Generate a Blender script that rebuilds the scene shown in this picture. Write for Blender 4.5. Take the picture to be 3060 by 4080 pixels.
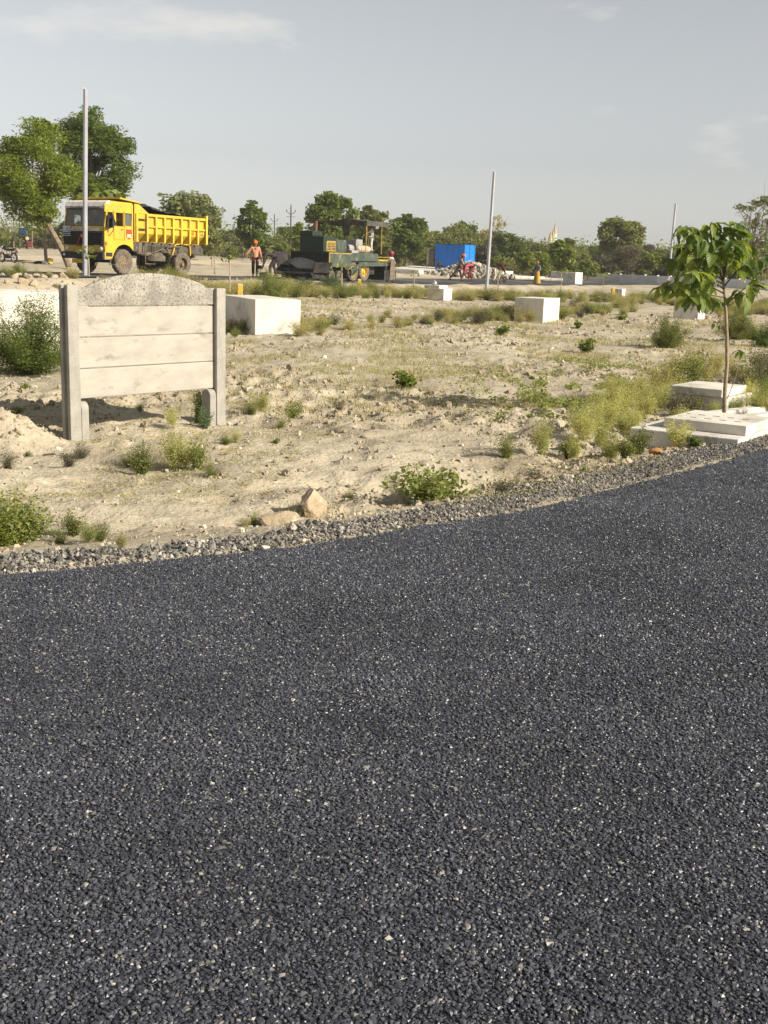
import bpy, math, random
import numpy as np
from mathutils import Matrix, Vector
SC = bpy.context.scene
for o in list(bpy.data.objects): bpy.data.objects.remove(o)
rad = math.radians
# ------------------------------------------------------------------ camera
FPX, CZ, ROLL = 4650.0, 1.6, 0.030           # focal length in photo pixels, eye height, roll
PITCH = math.atan(1009 / FPX)
cF = np.array([0, math.cos(PITCH), -math.sin(PITCH)]); cU0 = np.array([0, math.sin(PITCH), math.cos(PITCH)]); cR0 = np.array([1., 0, 0])
cR = math.cos(ROLL) * cR0 + math.sin(ROLL) * cU0; cU = -math.sin(ROLL) * cR0 + math.cos(ROLL) * cU0
cam = bpy.data.cameras.new('camera'); camo = bpy.data.objects.new('camera', cam); SC.collection.objects.link(camo)
cam.sensor_fit = 'VERTICAL'; cam.sensor_height = 36; cam.lens = FPX / 4080 * 36
cam.clip_start = 0.1; cam.clip_end = 9000
mw = Matrix.Identity(4)
for i in range(3):
    mw[i][0] = cR[i]; mw[i][1] = cU[i]; mw[i][2] = -cF[i]
mw[2][3] = CZ
camo.matrix_world = mw; SC.camera = camo
# ------------------------------------------------------------------ sky, sun, exposure
SUNH = np.array([.90, -.44]); SUNH /= np.linalg.norm(SUNH); SUNEL = rad(29)
W = bpy.data.worlds.new('World'); SC.world = W; W.use_nodes = True
nt = W.node_tree; bg = nt.nodes['Background']
sky = nt.nodes.new('ShaderNodeTexSky'); sky.sky_type = 'NISHITA'; sky.sun_disc = False
sky.sun_elevation = SUNEL; sky.sun_rotation = math.atan2(SUNH[0], SUNH[1])
sky.altitude = 0; sky.air_density = 1.0; sky.dust_density = .75; sky.ozone_density = 1.4
hs = nt.nodes.new('ShaderNodeHueSaturation'); hs.inputs['Saturation'].default_value = 0.22; hs.inputs['Value'].default_value = .885
nt.links.new(sky.outputs[0], hs.inputs['Color'])
# thin evening clouds, a layer all round the sky
tc = nt.nodes.new('ShaderNodeTexCoord'); mp = nt.nodes.new('ShaderNodeMapping'); mp.inputs['Scale'].default_value = (1.0, 1.0, 3.2)
mp.inputs['Location'].default_value = (18.71, 17.13, 19.87)
nt.links.new(tc.outputs['Generated'], mp.inputs[0])
nz = nt.nodes.new('ShaderNodeTexNoise'); nz.inputs['Scale'].default_value = 5.5; nz.inputs['Detail'].default_value = 7; nz.inputs['Roughness'].default_value = .55
nt.links.new(mp.outputs[0], nz.inputs['Vector'])
cr = nt.nodes.new('ShaderNodeValToRGB'); cr.color_ramp.elements[0].position = .585; cr.color_ramp.elements[1].position = .74
cr.color_ramp.elements[1].color = (.55, .55, .55, 1)
nt.links.new(nz.outputs[0], cr.inputs[0])
mx = nt.nodes.new('ShaderNodeMix'); mx.data_type = 'RGBA'; mx.blend_type = 'MIX'
mx.inputs[7].default_value = (7.2, 6.8, 6.1, 1)
nt.links.new(cr.outputs[0], mx.inputs[0]); nt.links.new(hs.outputs[0], mx.inputs[6]); nt.links.new(mx.outputs[2], bg.inputs[0])
bg.inputs[1].default_value = 0.078
sd = bpy.data.lights.new('sun', 'SUN'); sd.energy = 4.9; sd.angle = rad(.6); sd.color = (1, .915, .785)
so = bpy.data.objects.new('sun', sd); SC.collection.objects.link(so)
sv = Vector((SUNH[0] * math.cos(SUNEL), SUNH[1] * math.cos(SUNEL), math.sin(SUNEL)))
so.rotation_euler = sv.to_track_quat('Z', 'Y').to_euler(); so.location = (30, -20, 30)
vs = SC.view_settings; vs.view_transform = 'Standard'; vs.look = 'None'; vs.gamma = 1; vs.exposure = 0.80; vs.use_curve_mapping = False
SC.cycles.max_bounces = 6; SC.cycles.transparent_max_bounces = 8; SC.cycles.diffuse_bounces = 3

# ------------------------------------------------------------------ helpers
def gp(x, y, z=0.):                       # point of a photo pixel on the level z
    d = cF * FPX + cR * (x - 1530) - cU * (y - 2040); t = (z - CZ) / d[2]; return np.array([0, 0, CZ]) + d * t
def pd(x, y, D):                          # point of a photo pixel at distance D along the view
    d = cF * FPX + cR * (x - 1530) - cU * (y - 2040); return np.array([0, 0, CZ]) + d * (D / d[1])
def project(P):
    q = np.asarray(P, float) - np.array([0, 0, CZ]); w = q @ cF; w = np.where(np.abs(w) < 1e-6, 1e-6, w)
    return 1530 + FPX * (q @ cR) / w, 2040 - FPX * (q @ cU) / w, w
def sr(r, g, b):                          # screen colour to linear
    f = lambda c: (c / 255 / 12.92) if c / 255 <= .04045 else ((c / 255 + .055) / 1.055) ** 2.4
    return (f(r), f(g), f(b), 1)
def h2(ix, iy, s):
    h = (ix.astype(np.int64) * 374761393 + iy.astype(np.int64) * 668265263 + s * 974634777) & 0xffffffff
    h = ((h ^ (h >> 13)) * 1274126177) & 0xffffffff
    return ((h ^ (h >> 16)) & 0xffffff) / float(0xffffff)
def vn(x, y, s=0):
    x0 = np.floor(x); y0 = np.floor(y); u = x - x0; v = y - y0; u = u * u * (3 - 2 * u); v = v * v * (3 - 2 * v)
    a = h2(x0, y0, s); b = h2(x0 + 1, y0, s); c = h2(x0, y0 + 1, s); d = h2(x0 + 1, y0 + 1, s)
    return (a * (1 - u) + b * u) * (1 - v) + (c * (1 - u) + d * u) * v - .5
def sstep(a, b, x):
    t = np.clip((x - a) / (b - a), 0, 1); return t * t * (3 - 2 * t)

class MB:                                 # gathers shapes that become ONE mesh object
    def __init__(s): s.v = []; s.f = []; s.n = 0
    def add(s, v, f):
        s.v.append(np.asarray(v, float).reshape(-1, 3)); s.f += [tuple(i + s.n for i in q) for q in f]; s.n += len(s.v[-1]); return s
    def box(s, c, d, rot=None, taper=1.0):
        x, y, z = [q / 2 for q in d]
        v = np.array([(-x, -y, -z), (x, -y, -z), (x, y, -z), (-x, y, -z), (-x * taper, -y * taper, z), (x * taper, -y * taper, z), (x * taper, y * taper, z), (-x * taper, y * taper, z)])
        if rot is not None: v = v @ np.array(Matrix.Rotation(rot[0], 3, rot[1])).T
        return s.add(v + np.array(c), [(0, 3, 2, 1), (4, 5, 6, 7), (0, 1, 5, 4), (1, 2, 6, 5), (2, 3, 7, 6), (3, 0, 4, 7)])
    def b2(s, lo, hi): return s.box([(a + b) / 2 for a, b in zip(lo, hi)], [abs(b - a) for a, b in zip(lo, hi)])
    def tube(s, pts, r, n=8, cap=True):
        pts = np.asarray(pts, float); m = len(pts); r = np.broadcast_to(np.asarray(r, float), (m,)); t = np.gradient(pts, axis=0)
        V = []; up = np.array([0, 0, 1.]) if abs(t[0][2]) < .9 * np.linalg.norm(t[0]) + 1e-9 else np.array([1., 0, 0])
        for i in range(m):
            q = t[i] / (np.linalg.norm(t[i]) + 1e-9); a = np.cross(up, q); a /= np.linalg.norm(a) + 1e-9; b = np.cross(q, a)
            for k in range(n):
                w = 2 * math.pi * k / n; V.append(pts[i] + r[i] * (math.cos(w) * a + math.sin(w) * b))
        f = [(i * n + k, i * n + (k + 1) % n, (i + 1) * n + (k + 1) % n, (i + 1) * n + k) for i in range(m - 1) for k in range(n)]
        if cap: f += [tuple(range(n - 1, -1, -1)), tuple((m - 1) * n + k for k in range(n))]
        return s.add(V, f)
    def prism(s, poly, lo, hi, axis='y'):  # polygon extruded along an axis
        n = len(poly); V = []
        for h in (lo, hi):
            for a, b in poly: V.append({'y': (a, h, b), 'x': (h, a, b), 'z': (a, b, h)}[axis])
        f = [tuple(range(n)), tuple(range(2 * n - 1, n - 1, -1))] + [(i, n + i, n + (i + 1) % n, (i + 1) % n) for i in range(n)]
        return s.add(V, f)
    def lathe(s, prof, n=16, axis='z', c=(0, 0, 0)):
        V = []; m = len(prof)
        for r, h in prof:
            for k in range(n):
                w = 2 * math.pi * k / n; a, b = r * math.cos(w), r * math.sin(w)
                V.append({'z': (a, b, h), 'y': (a, h, b), 'x': (h, a, b)}[axis])
        f = [(i * n + k, i * n + (k + 1) % n, (i + 1) * n + (k + 1) % n, (i + 1) * n + k) for i in range(m - 1) for k in range(n)]
        return s.add(np.array(V) + np.array(c), f)
    def mesh(s, name, smooth=False):
        me = bpy.data.meshes.new(name); me.from_pydata(np.concatenate(s.v).tolist(), [], s.f); me.update()
        import bmesh
        bm = bmesh.new(); bm.from_mesh(me); bmesh.ops.recalc_face_normals(bm, faces=bm.faces); bm.to_mesh(me); bm.free()
        if smooth: me.polygons.foreach_set('use_smooth', [True] * len(me.polygons))
        return me
    def build(s, name, mat=None, parent=None, smooth=False, bevel=0, **k):
        return obj(name, s.mesh(name, smooth), mat, parent, bevel, **k)
def obj(name, me, mat=None, parent=None, bevel=0, loc=None, rot=None, label=None):
    o = bpy.data.objects.new(name, me); SC.collection.objects.link(o)
    if mat is not None and me is not None and not len(me.materials): me.materials.append(mat)
    if parent is not None: o.parent = parent
    if bevel:
        b = o.modifiers.new('edge', 'BEVEL'); b.width = bevel; b.segments = 2; b.limit_method = 'ANGLE'; b.angle_limit = rad(35)
    if loc is not None: o.location = loc
    if rot is not None: o.rotation_euler = rot
    if label: o['label'] = label
    return o
def tag(o, label=None, cat=None, group=None, kind=None):
    for k, v in (('label', label), ('category', cat), ('group', group), ('kind', kind)):
        if v: o[k] = v
    return o
def thing(name, label, cat, loc=(0, 0, 0), rz=0., group=None):
    if len(str(label).split()) > 16: print('LONGLABEL', label)
    o = bpy.data.objects.new(name, None); o.empty_display_size = .2; SC.collection.objects.link(o)
    o.location = loc; o.rotation_euler = (0, 0, rz); return tag(o, label, cat, group)
KIDS = {}
def copy_tree(o, parent=None):
    c = o.copy(); SC.collection.objects.link(c); c.parent = parent
    if parent is not None: c.matrix_parent_inverse = Matrix.Identity(4)
    for ch in list(o.children): copy_tree(ch, c)
    return c
def raw_mesh(name, V, tris, quads=False):  # fast mesh from arrays
    me = bpy.data.meshes.new(name); V = np.asarray(V, np.float32); tris = np.asarray(tris, np.int32); k = tris.shape[1]
    me.vertices.add(len(V)); me.vertices.foreach_set('co', V.ravel())
    me.loops.add(tris.size); me.loops.foreach_set('vertex_index', tris.ravel())
    me.polygons.add(len(tris)); me.polygons.foreach_set('loop_start', np.arange(0, tris.size, k, dtype=np.int32))
    me.polygons.foreach_set('loop_total', np.full(len(tris), k, np.int32)); me.update(calc_edges=True); return me

# ------------------------------------------------------------------ materials
def N(nt, t, **k):
    n = nt.nodes.new(t)
    for a, b in k.items():
        if hasattr(n, a): setattr(n, a, b)
        else: n.inputs[a.replace('_', ' ')].default_value = b
    return n
def M(name, c1, c2=None, rough=.8, scale=4, detail=5, lo=.38, hi=.62, bump=0, bscale=40, metal=0, spec=.3, c3=None, s3=14, lo3=.58, hi3=.68, coord='Object', dist=.0, stretch=None):
    m = bpy.data.materials.new(name); m.use_nodes = True; t = m.node_tree; L = t.links.new; b = t.nodes['Principled BSDF']
    b.inputs['Roughness'].default_value = rough; b.inputs['Metallic'].default_value = metal; b.inputs['Specular IOR Level'].default_value = spec
    if coord == 'World': src = N(t, 'ShaderNodeNewGeometry').outputs['Position']
    else: src = N(t, 'ShaderNodeTexCoord').outputs['Object']
    if stretch:
        mpn = N(t, 'ShaderNodeMapping'); mpn.inputs['Scale'].default_value = stretch; L(src, mpn.inputs[0]); src = mpn.outputs[0]
    def noise(sc, d, lo_, hi_):
        n = N(t, 'ShaderNodeTexNoise'); n.inputs['Scale'].default_value = sc; n.inputs['Detail'].default_value = d; n.inputs['Roughness'].default_value = .6; L(src, n.inputs['Vector'])
        r = N(t, 'ShaderNodeMapRange'); r.inputs[1].default_value = lo_; r.inputs[2].default_value = hi_; L(n.outputs[0], r.inputs[0]); return r.outputs[0]
    def mix(fac, a, bb):
        x = N(t, 'ShaderNodeMix', data_type='RGBA'); L(fac, x.inputs[0])
        for i, q in ((6, a), (7, bb)):
            if isinstance(q, tuple): x.inputs[i].default_value = q
            else: L(q, x.inputs[i])
        return x.outputs[2]
    col = c1
    if c2: col = mix(noise(scale, detail, lo, hi), c1, c2)
    if c3: col = mix(noise(s3, 6, lo3, hi3), col, c3)
    if isinstance(col, tuple): b.inputs['Base Color'].default_value = col
    else: L(col, b.inputs['Base Color'])
    if bump:
        n = N(t, 'ShaderNodeTexNoise'); n.inputs['Scale'].default_value = bscale; n.inputs['Detail'].default_value = 6; L(src, n.inputs['Vector'])
        bp = N(t, 'ShaderNodeBump'); bp.inputs['Strength'].default_value = bump; bp.inputs['Distance'].default_value = .02; L(n.outputs[0], bp.inputs['Height']); L(bp.outputs[0], b.inputs['Normal'])
    return m
def LEAF(name, cols, trans=.3, rough=.55, spec=.3, veins=False):
    m = bpy.data.materials.new(name); m.use_nodes = True; t = m.node_tree; L = t.links.new; b = t.nodes['Principled BSDF']; out = t.nodes['Material Output']
    g = N(t, 'ShaderNodeNewGeometry'); oi = N(t, 'ShaderNodeObjectInfo')
    ad = N(t, 'ShaderNodeMath', operation='MULTIPLY_ADD'); L(oi.outputs['Random'], ad.inputs[0]); ad.inputs[1].default_value = .35 if not veins else .9
    ms = N(t, 'ShaderNodeMath', operation='MULTIPLY'); L(g.outputs['Random Per Island'], ms.inputs[0]); ms.inputs[1].default_value = .65 if not veins else .1; L(ms.outputs[0], ad.inputs[2])
    r = N(t, 'ShaderNodeValToRGB'); e = r.color_ramp.elements
    while len(e) < len(cols): e.new(.5)
    for i, c in enumerate(cols): e[i].position = i / (len(cols) - 1); e[i].color = c if len(c) == 4 else (*c, 1)
    L(ad.outputs[0], r.inputs[0]); col = r.outputs[0]
    if veins:
        uv = N(t, 'ShaderNodeTexCoord'); sp = N(t, 'ShaderNodeSeparateXYZ'); L(uv.outputs['Object'], sp.inputs[0])
        ab = N(t, 'ShaderNodeMath', operation='ABSOLUTE'); L(sp.outputs[1], ab.inputs[0])
        m1 = N(t, 'ShaderNodeMath', operation='MULTIPLY_ADD'); L(ab.outputs[0], m1.inputs[0]); m1.inputs[1].default_value = -.75; L(sp.outputs[0], m1.inputs[2])
        m2 = N(t, 'ShaderNodeMath', operation='MULTIPLY'); L(m1.outputs[0], m2.inputs[0]); m2.inputs[1].default_value = 300
        sn = N(t, 'ShaderNodeMath', operation='SINE'); L(m2.outputs[0], sn.inputs[0])
        mr = N(t, 'ShaderNodeMapRange'); L(sn.outputs[0], mr.inputs[0]); mr.inputs[1].default_value = .45; mr.inputs[2].default_value = 1; mr.inputs[4].default_value = .45
        x = N(t, 'ShaderNodeMix', data_type='RGBA'); L(mr.outputs[0], x.inputs[0]); L(col, x.inputs[6]); x.inputs[7].default_value = (.22, .30, .06, 1); col = x.outputs[2]
        bp = N(t, 'ShaderNodeBump'); bp.inputs['Strength'].default_value = .5; bp.inputs['Distance'].default_value = .004; L(sn.outputs[0], bp.inputs['Height']); L(bp.outputs[0], b.inputs['Normal'])
    L(col, b.inputs['Base Color']); b.inputs['Roughness'].default_value = rough; b.inputs['Specular IOR Level'].default_value = spec
    tr = N(t, 'ShaderNodeBsdfTranslucent'); gm = N(t, 'ShaderNodeMix', data_type='RGBA', blend_type='MULTIPLY'); gm.inputs[0].default_value = 1; L(col, gm.inputs[6]); gm.inputs[7].default_value = (1.5, 1.5, .6, 1); L(gm.outputs[2], tr.inputs[0])
    ms2 = N(t, 'ShaderNodeMixShader'); ms2.inputs[0].default_value = trans; L(b.outputs[0], ms2.inputs[1]); L(tr.outputs[0], ms2.inputs[2]); L(ms2.outputs[0], out.inputs[0])
    return m
def STONES(name, ramp, rough=.7, spec=.3, patch=0., ps=1.1):
    m = bpy.data.materials.new(name); m.use_nodes = True; t = m.node_tree; L = t.links.new; b = t.nodes['Principled BSDF']
    oi = N(t, 'ShaderNodeObjectInfo'); r = N(t, 'ShaderNodeValToRGB'); e = r.color_ramp.elements
    while len(e) < len(ramp): e.new(.5)
    for i, (p, c) in enumerate(ramp): e[i].position = p; e[i].color = (*c[:3], 1)
    L(oi.outputs['Random'], r.inputs[0]); col = r.outputs[0]
    if patch:
        nz_ = N(t, 'ShaderNodeTexNoise'); nz_.inputs['Scale'].default_value = ps; nz_.inputs['Detail'].default_value = 5; g_ = N(t, 'ShaderNodeNewGeometry'); L(g_.outputs['Position'], nz_.inputs['Vector'])
        q_ = N(t, 'ShaderNodeMapRange'); L(nz_.outputs[0], q_.inputs[0]); q_.inputs[1].default_value = .35; q_.inputs[2].default_value = .65; q_.inputs[3].default_value = 1 - patch; q_.inputs[4].default_value = 1 + patch
        vm = N(t, 'ShaderNodeVectorMath', operation='SCALE'); L(col, vm.inputs[0]); L(q_.outputs[0], vm.inputs['Scale']); col = vm.outputs[0]
    L(col, b.inputs['Base Color']); b.inputs['Roughness'].default_value = rough; b.inputs['Specular IOR Level'].default_value = spec
    return m
def scatter(name, P, size, mat, kinds=5, sub=1, smooth=False, jag=.35, squash=.75, seed=1, label=None, kind='stuff', tilt=3.14):
    rng = np.random.default_rng(seed); P = np.asarray(P, np.float32); n = len(P)
    me = bpy.data.meshes.new(name); me.vertices.add(n); me.vertices.foreach_set('co', P.ravel())
    sz = np.broadcast_to(np.asarray(size, np.float32), (n,))[:, None] * rng.uniform(.75, 1.25, (n, 3)); sz[:, 2] *= squash
    for an, ty, dat in (('sc', 'FLOAT_VECTOR', sz), ('rt', 'FLOAT_VECTOR', np.stack([rng.uniform(-tilt, tilt, n), rng.uniform(-tilt, tilt, n), rng.uniform(0, 6.28, n)], 1))):
        a = me.attributes.new(an, ty, 'POINT'); a.data.foreach_set('vector', dat.astype(np.float32).ravel())
    a = me.attributes.new('ix', 'INT', 'POINT'); a.data.foreach_set('value', rng.integers(0, kinds, n).astype(np.int32))
    o = obj(name, me); g = bpy.data.node_groups.new(name, 'GeometryNodeTree')
    g.interface.new_socket('Geometry', in_out='INPUT', socket_type='NodeSocketGeometry'); g.interface.new_socket('Geometry', in_out='OUTPUT', socket_type='NodeSocketGeometry')
    L = g.links.new; gi = g.nodes.new('NodeGroupInput'); go = g.nodes.new('NodeGroupOutput'); jn = g.nodes.new('GeometryNodeJoinGeometry')
    for k in range(kinds):
        ic = g.nodes.new('GeometryNodeMeshIcoSphere'); ic.inputs['Radius'].default_value = 1; ic.inputs['Subdivisions'].default_value = sub
        rv = g.nodes.new('FunctionNodeRandomValue'); rv.data_type = 'FLOAT_VECTOR'; rv.inputs[0].default_value = (-jag,) * 3; rv.inputs[1].default_value = (jag,) * 3; rv.inputs['Seed'].default_value = k + 17 * seed
        sp = g.nodes.new('GeometryNodeSetPosition'); L(ic.outputs[0], sp.inputs[0]); L(rv.outputs[0], sp.inputs['Offset'])
        sh = g.nodes.new('GeometryNodeSetShadeSmooth'); sh.inputs['Shade Smooth'].default_value = smooth; L(sp.outputs[0], sh.inputs[0])
        sm = g.nodes.new('GeometryNodeSetMaterial'); sm.inputs['Material'].default_value = mat; L(sh.outputs[0], sm.inputs[0])
        gt = g.nodes.new('GeometryNodeGeometryToInstance'); L(sm.outputs[0], gt.inputs[0]); L(gt.outputs[0], jn.inputs[0])
    ip = g.nodes.new('GeometryNodeInstanceOnPoints'); L(gi.outputs[0], ip.inputs['Points']); L(jn.outputs[0], ip.inputs['Instance']); ip.inputs['Pick Instance'].default_value = True
    def attr(nm, ty, out):
        q = g.nodes.new('GeometryNodeInputNamedAttribute'); q.data_type = ty; q.inputs[0].default_value = nm; return q.outputs[0]
    L(attr('ix', 'INT', 0), ip.inputs['Instance Index'])
    er = g.nodes.new('FunctionNodeEulerToRotation'); L(attr('rt', 'FLOAT_VECTOR', 0), er.inputs[0]); L(er.outputs[0], ip.inputs['Rotation'])
    L(attr('sc', 'FLOAT_VECTOR', 0), ip.inputs['Scale']); L(ip.outputs[0], go.inputs[0])
    md = o.modifiers.new('pieces', 'NODES'); md.node_group = g
    return tag(o, label, None, None, kind)
RN = np.random.default_rng(7); random.seed(7)
# ------------------------------------------------------------------ terrain
EDGE = np.array([(-14, .2), (-6.2, 3.42)] + [tuple(gp(x, y, 0)[:2]) for x, y in [(-150, 2318), (0, 2300), (500, 2252), (1100, 2194), (2000, 2056), (2194, 2020), (2669, 1900), (3060, 1792)]] + [(7.2, 15.2), (30, 44)])
RA, RB = np.array([-11.5, 43.5]), np.array([23.4, 112.])            # near edge of the far road
RD = (RB - RA) / np.linalg.norm(RB - RA); RNV = np.array([-RD[1], RD[0]]); RWID = 7.0
def road_pq(x, y):
    return (x - RA[0]) * RD[0] + (y - RA[1]) * RD[1], (x - RA[0]) * RNV[0] + (y - RA[1]) * RNV[1]
RP = np.array([-60, 0, 12., 23.3, 49., 77, 100, 200]); RZ = np.array([.75, .60, .45, .26, .02, -.2, -.25, -.3])
def road_z(p, q=0.): return np.interp(p, RP, RZ) + np.interp(p, [0, 10, 22, 42, 60, 80, 100], [.005, .005, .012, .024, .036, .012, 0]) * np.clip(q, 0, RWID + 1)
def sdist(x, y):                                                    # signed distance to the near asphalt edge, + on the field side
    x = np.asarray(x, float); y = np.asarray(y, float); best = np.full(x.shape, 1e9); sg = np.ones(x.shape)
    for a, b in zip(EDGE[:-1], EDGE[1:]):
        d = b - a; l = np.linalg.norm(d); d = d / l
        t = np.clip((x - a[0]) * d[0] + (y - a[1]) * d[1], 0, l); dx = x - a[0] - t * d[0]; dy = y - a[1] - t * d[1]
        q = np.hypot(dx, dy); s = np.where(-(x - a[0]) * d[1] + (y - a[1]) * d[0] >= 0, 1., -1.)
        m = q < best; best = np.where(m, q, best); sg = np.where(m, s, sg)
    return best * sg
CP = [(-3.1, 11.4, -.22), (-1.9, 12.8, -.24), (-1.2, 8.5, -.14), (2.5, 10.9, -.16), (4, 14.7, -.17), (0, 16, -.25), (5, 20, -.26), (0, 22, -.25), (-6, 18, -.25), (-3.1, 27.4, -.2), (-2.3, 28.6, -.2), (7, 28, -.28), (5.3, 40, -.4), (-7, 22.5, -.2),
      (12, 45, -.42), (-11.8, 41, .05), (0, 58, -.1), (5.7, 69, -.25), (14, 84, -.3), (0, 42, -.25), (-15.6, 58, .68), (-24, 72, .62), (-9, 62, .6), (-25, 110, 1.3), (-50, 120, 1.5), (-17, 110, 1.2), (-10, 100, .95), (1.5, 110, .6), (12, 115, .42), (23.5, 126, -.15), (36, 109, -.25),
      (-40, 40, .5), (30, 60, -.45), (-60, 200, 1.8), (0, 200, .9), (60, 200, .0), (-90, 60, .9), (90, 100, -.5), (0, -60, 0), (80, 0, -.3), (-80, 0, .3), (0, 600, 0), (400, 400, 0), (-400, 400, .8), (-500, 0, 0), (500, 0, 0), (0, -500, 0), (2500, 2500, -1), (-2500, 2500, -1), (2500, -2500, -1), (-2500, -2500, -1)]
CP = np.array(CP, float)
def _k(r2): return np.where(r2 > 0, r2 * np.log(np.maximum(r2, 1e-9)), 0) * .5
_n = len(CP); _A = np.zeros((_n + 3, _n + 3)); _A[:_n, :_n] = _k(((CP[:, None, :2] - CP[None, :, :2]) ** 2).sum(2)) + np.eye(_n) * 2.0
_A[:_n, _n] = 1; _A[:_n, _n + 1:] = CP[:, :2]; _A[_n, :_n] = 1; _A[_n + 1:, :_n] = CP[:, :2].T
_w = np.linalg.solve(_A, np.concatenate([CP[:, 2], [0, 0, 0]]))
def terrain(x, y):
    x = np.asarray(x, float); y = np.asarray(y, float); xf, yf = x.ravel(), y.ravel(); z = _w[_n] + _w[_n + 1] * xf + _w[_n + 2] * yf
    for i in range(_n): z = z + _w[i] * _k((xf - CP[i, 0]) ** 2 + (yf - CP[i, 1]) ** 2)
    return z.reshape(x.shape)
MOUNDS = [(-3.62, 10.95, .42, .24), (-4.3, 11.2, .5, .12), (-3.12, 11.35, .38, -.10), (-1.7, 10.7, .6, .05), (-.9, 11.6, .7, .06), (.2, 10.6, .6, .05), (1.2, 12.8, .8, .06)]
def ground(x, y, detail=True):
    x = np.asarray(x, float); y = np.asarray(y, float); z = terrain(x, y); R = np.hypot(x, y)
    for mx_, my_, r, h in MOUNDS: z = z + h * np.exp(-((x - mx_) ** 2 + (y - my_) ** 2) / r ** 2)
    if detail:
        far = 1 / (1 + R / 60); sdv = sdist(x, y)
        clod = sstep(.5, 1.2, sdv)
        big = vn(x * .9, y * .9, 3) * .07 + vn(x * .23, y * .23, 4) * .10
        rough_ = sstep(-.12, .22, vn(x * .45, y * .45, 9)) * .8 + .45
        rid = (np.abs(vn(x * 4.2, y * 4.2, 5)) - .15) * -.21 + vn(x * 8, y * 8, 6) * .085 + vn(x * 17, y * 17, 7) * .034
        rid2 = vn(x * 1.7, y * 2.6, 15) * .15
        z = z + clod * (big + (rid + rid2) * rough_ * far)
    # far road bed and its bank of spoil on the near side
    p, q = road_pq(x, y); zr = road_z(p, q); on = sstep(-3.2, -.4, q) * (1 - sstep(RWID + .6, RWID + 5, q)) * sstep(-75, -60, p) * (1 - sstep(105, 125, p))
    bank = np.exp(-((q + 1.3) / .8) ** 2) * .12 * (.6 + vn(x * .8, y * .8, 12) * 1.6) * sstep(-70, -50, p) * (1 - sstep(95, 110, p))
    z = z * (1 - on) + (zr - .02) * on + bank * (1 - sstep(-.8, -.2, q))
    # near shoulder and road bed
    s = sdist(x, y); near = 1 - sstep(.5, 1.5, s); sh = np.interp(s, [-9, -.25, 0, .12, .6, 1.5], [-.10, -.10, -.035, -.03, -.07, -.12])
    wl = sstep(-5, -1, x) * 0 + (1 - sstep(.2, 1.4, x))
    heap = np.exp(-((s - .28) / .19) ** 2) * .065 * (1 + vn(x * 2.2, y * 2.2, 21) * 1.3) * wl
    z = z * (1 - near) + (sh + heap) * near
    return z
def axis_pts(fine_lo, fine_hi, st, g, lim_lo, lim_hi):
    a = list(np.arange(fine_lo, fine_hi, st)); s = st
    while a[-1] < lim_hi: s *= g; a.append(a[-1] + s)
    s = st; b = [a[0]]
    while b[-1] > lim_lo: s *= g; b.append(b[-1] - s)
    return np.array(b[::-1][:-1] + a)
gx = axis_pts(-5.5, 5.5, .06, 1.036, -1250, 1250)
gy = list(np.arange(4.6, 13, .05))
while gy[-1] < 1300: gy.append(gy[-1] + .05 * (gy[-1] / 13) ** 1.0 * 1.25)
b = [4.6]; s_ = .12
while b[-1] > -1100: s_ *= 1.25; b.append(b[-1] - s_)
gy = np.array(b[::-1][:-1] + gy)
GX, GY = np.meshgrid(gx, gy); GZ = ground(GX, GY)
ny, nx = GX.shape; idx = np.arange(nx * ny).reshape(ny, nx)
quads = np.stack([idx[:-1, :-1], idx[:-1, 1:], idx[1:, 1:], idx[1:, :-1]], -1).reshape(-1, 4)
gm = raw_mesh('ground', np.stack([GX, GY, GZ], -1).reshape(-1, 3), quads); gm.polygons.foreach_set('use_smooth', [True] * len(gm.polygons))
SOIL = M('soil', (.40, .347, .252, 1), (.25, .208, .147, 1), rough=.95, scale=.55, detail=8, lo=.42, hi=.72, bump=.9, bscale=26, c3=(.48, .43, .33, 1), s3=9, lo3=.56, hi3=.70, coord='World', spec=.1)
tag(obj('ground', gm, SOIL), kind='structure')
def gz(x, y): return float(ground(np.array([x]), np.array([y]))[0])
def on_ground(px, py, it=6):              # where the ray through a photo pixel meets the ground (near field)
    z = -.2; P = gp(px, py, z)
    for _ in range(it): z = gz(P[0], P[1]); P = gp(px, py, z)
    return P
def ground_many(x, y): return ground(np.asarray(x), np.asarray(y))
# ------------------------------------------------------------------ near road: bitumen sheet with its coated stones
off = []
for i, e in enumerate(EDGE):
    a = EDGE[max(i - 1, 0)]; c = EDGE[min(i + 1, len(EDGE) - 1)]; d = (c - a) / np.linalg.norm(c - a); off.append((d[1], -d[0]))
off = np.array(off); mb = MB(); rows = []
for k in (0, .08, 2.5, 8.0): rows.append(np.concatenate([EDGE + off * k, np.full((len(EDGE), 1), -.03 if k == 0 else 0)], 1))
V = np.concatenate(rows); n = len(EDGE)
mb.add(V, [(r * n + i, r * n + i + 1, (r + 1) * n + i + 1, (r + 1) * n + i) for r in range(3) for i in range(n - 1)])
BITU = M('bitumen', (.008, .008, .010, 1), None, rough=.6, spec=.4)
_t = BITU.node_tree; _g = N(_t, 'ShaderNodeNewGeometry'); _v = N(_t, 'ShaderNodeTexVoronoi', feature='DISTANCE_TO_EDGE'); _v.inputs['Scale'].default_value = 92; _v2 = N(_t, 'ShaderNodeTexVoronoi'); _v2.inputs['Scale'].default_value = 92; _t.links.new(_g.outputs['Position'], _v.inputs['Vector']); _t.links.new(_g.outputs['Position'], _v2.inputs['Vector'])
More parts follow.
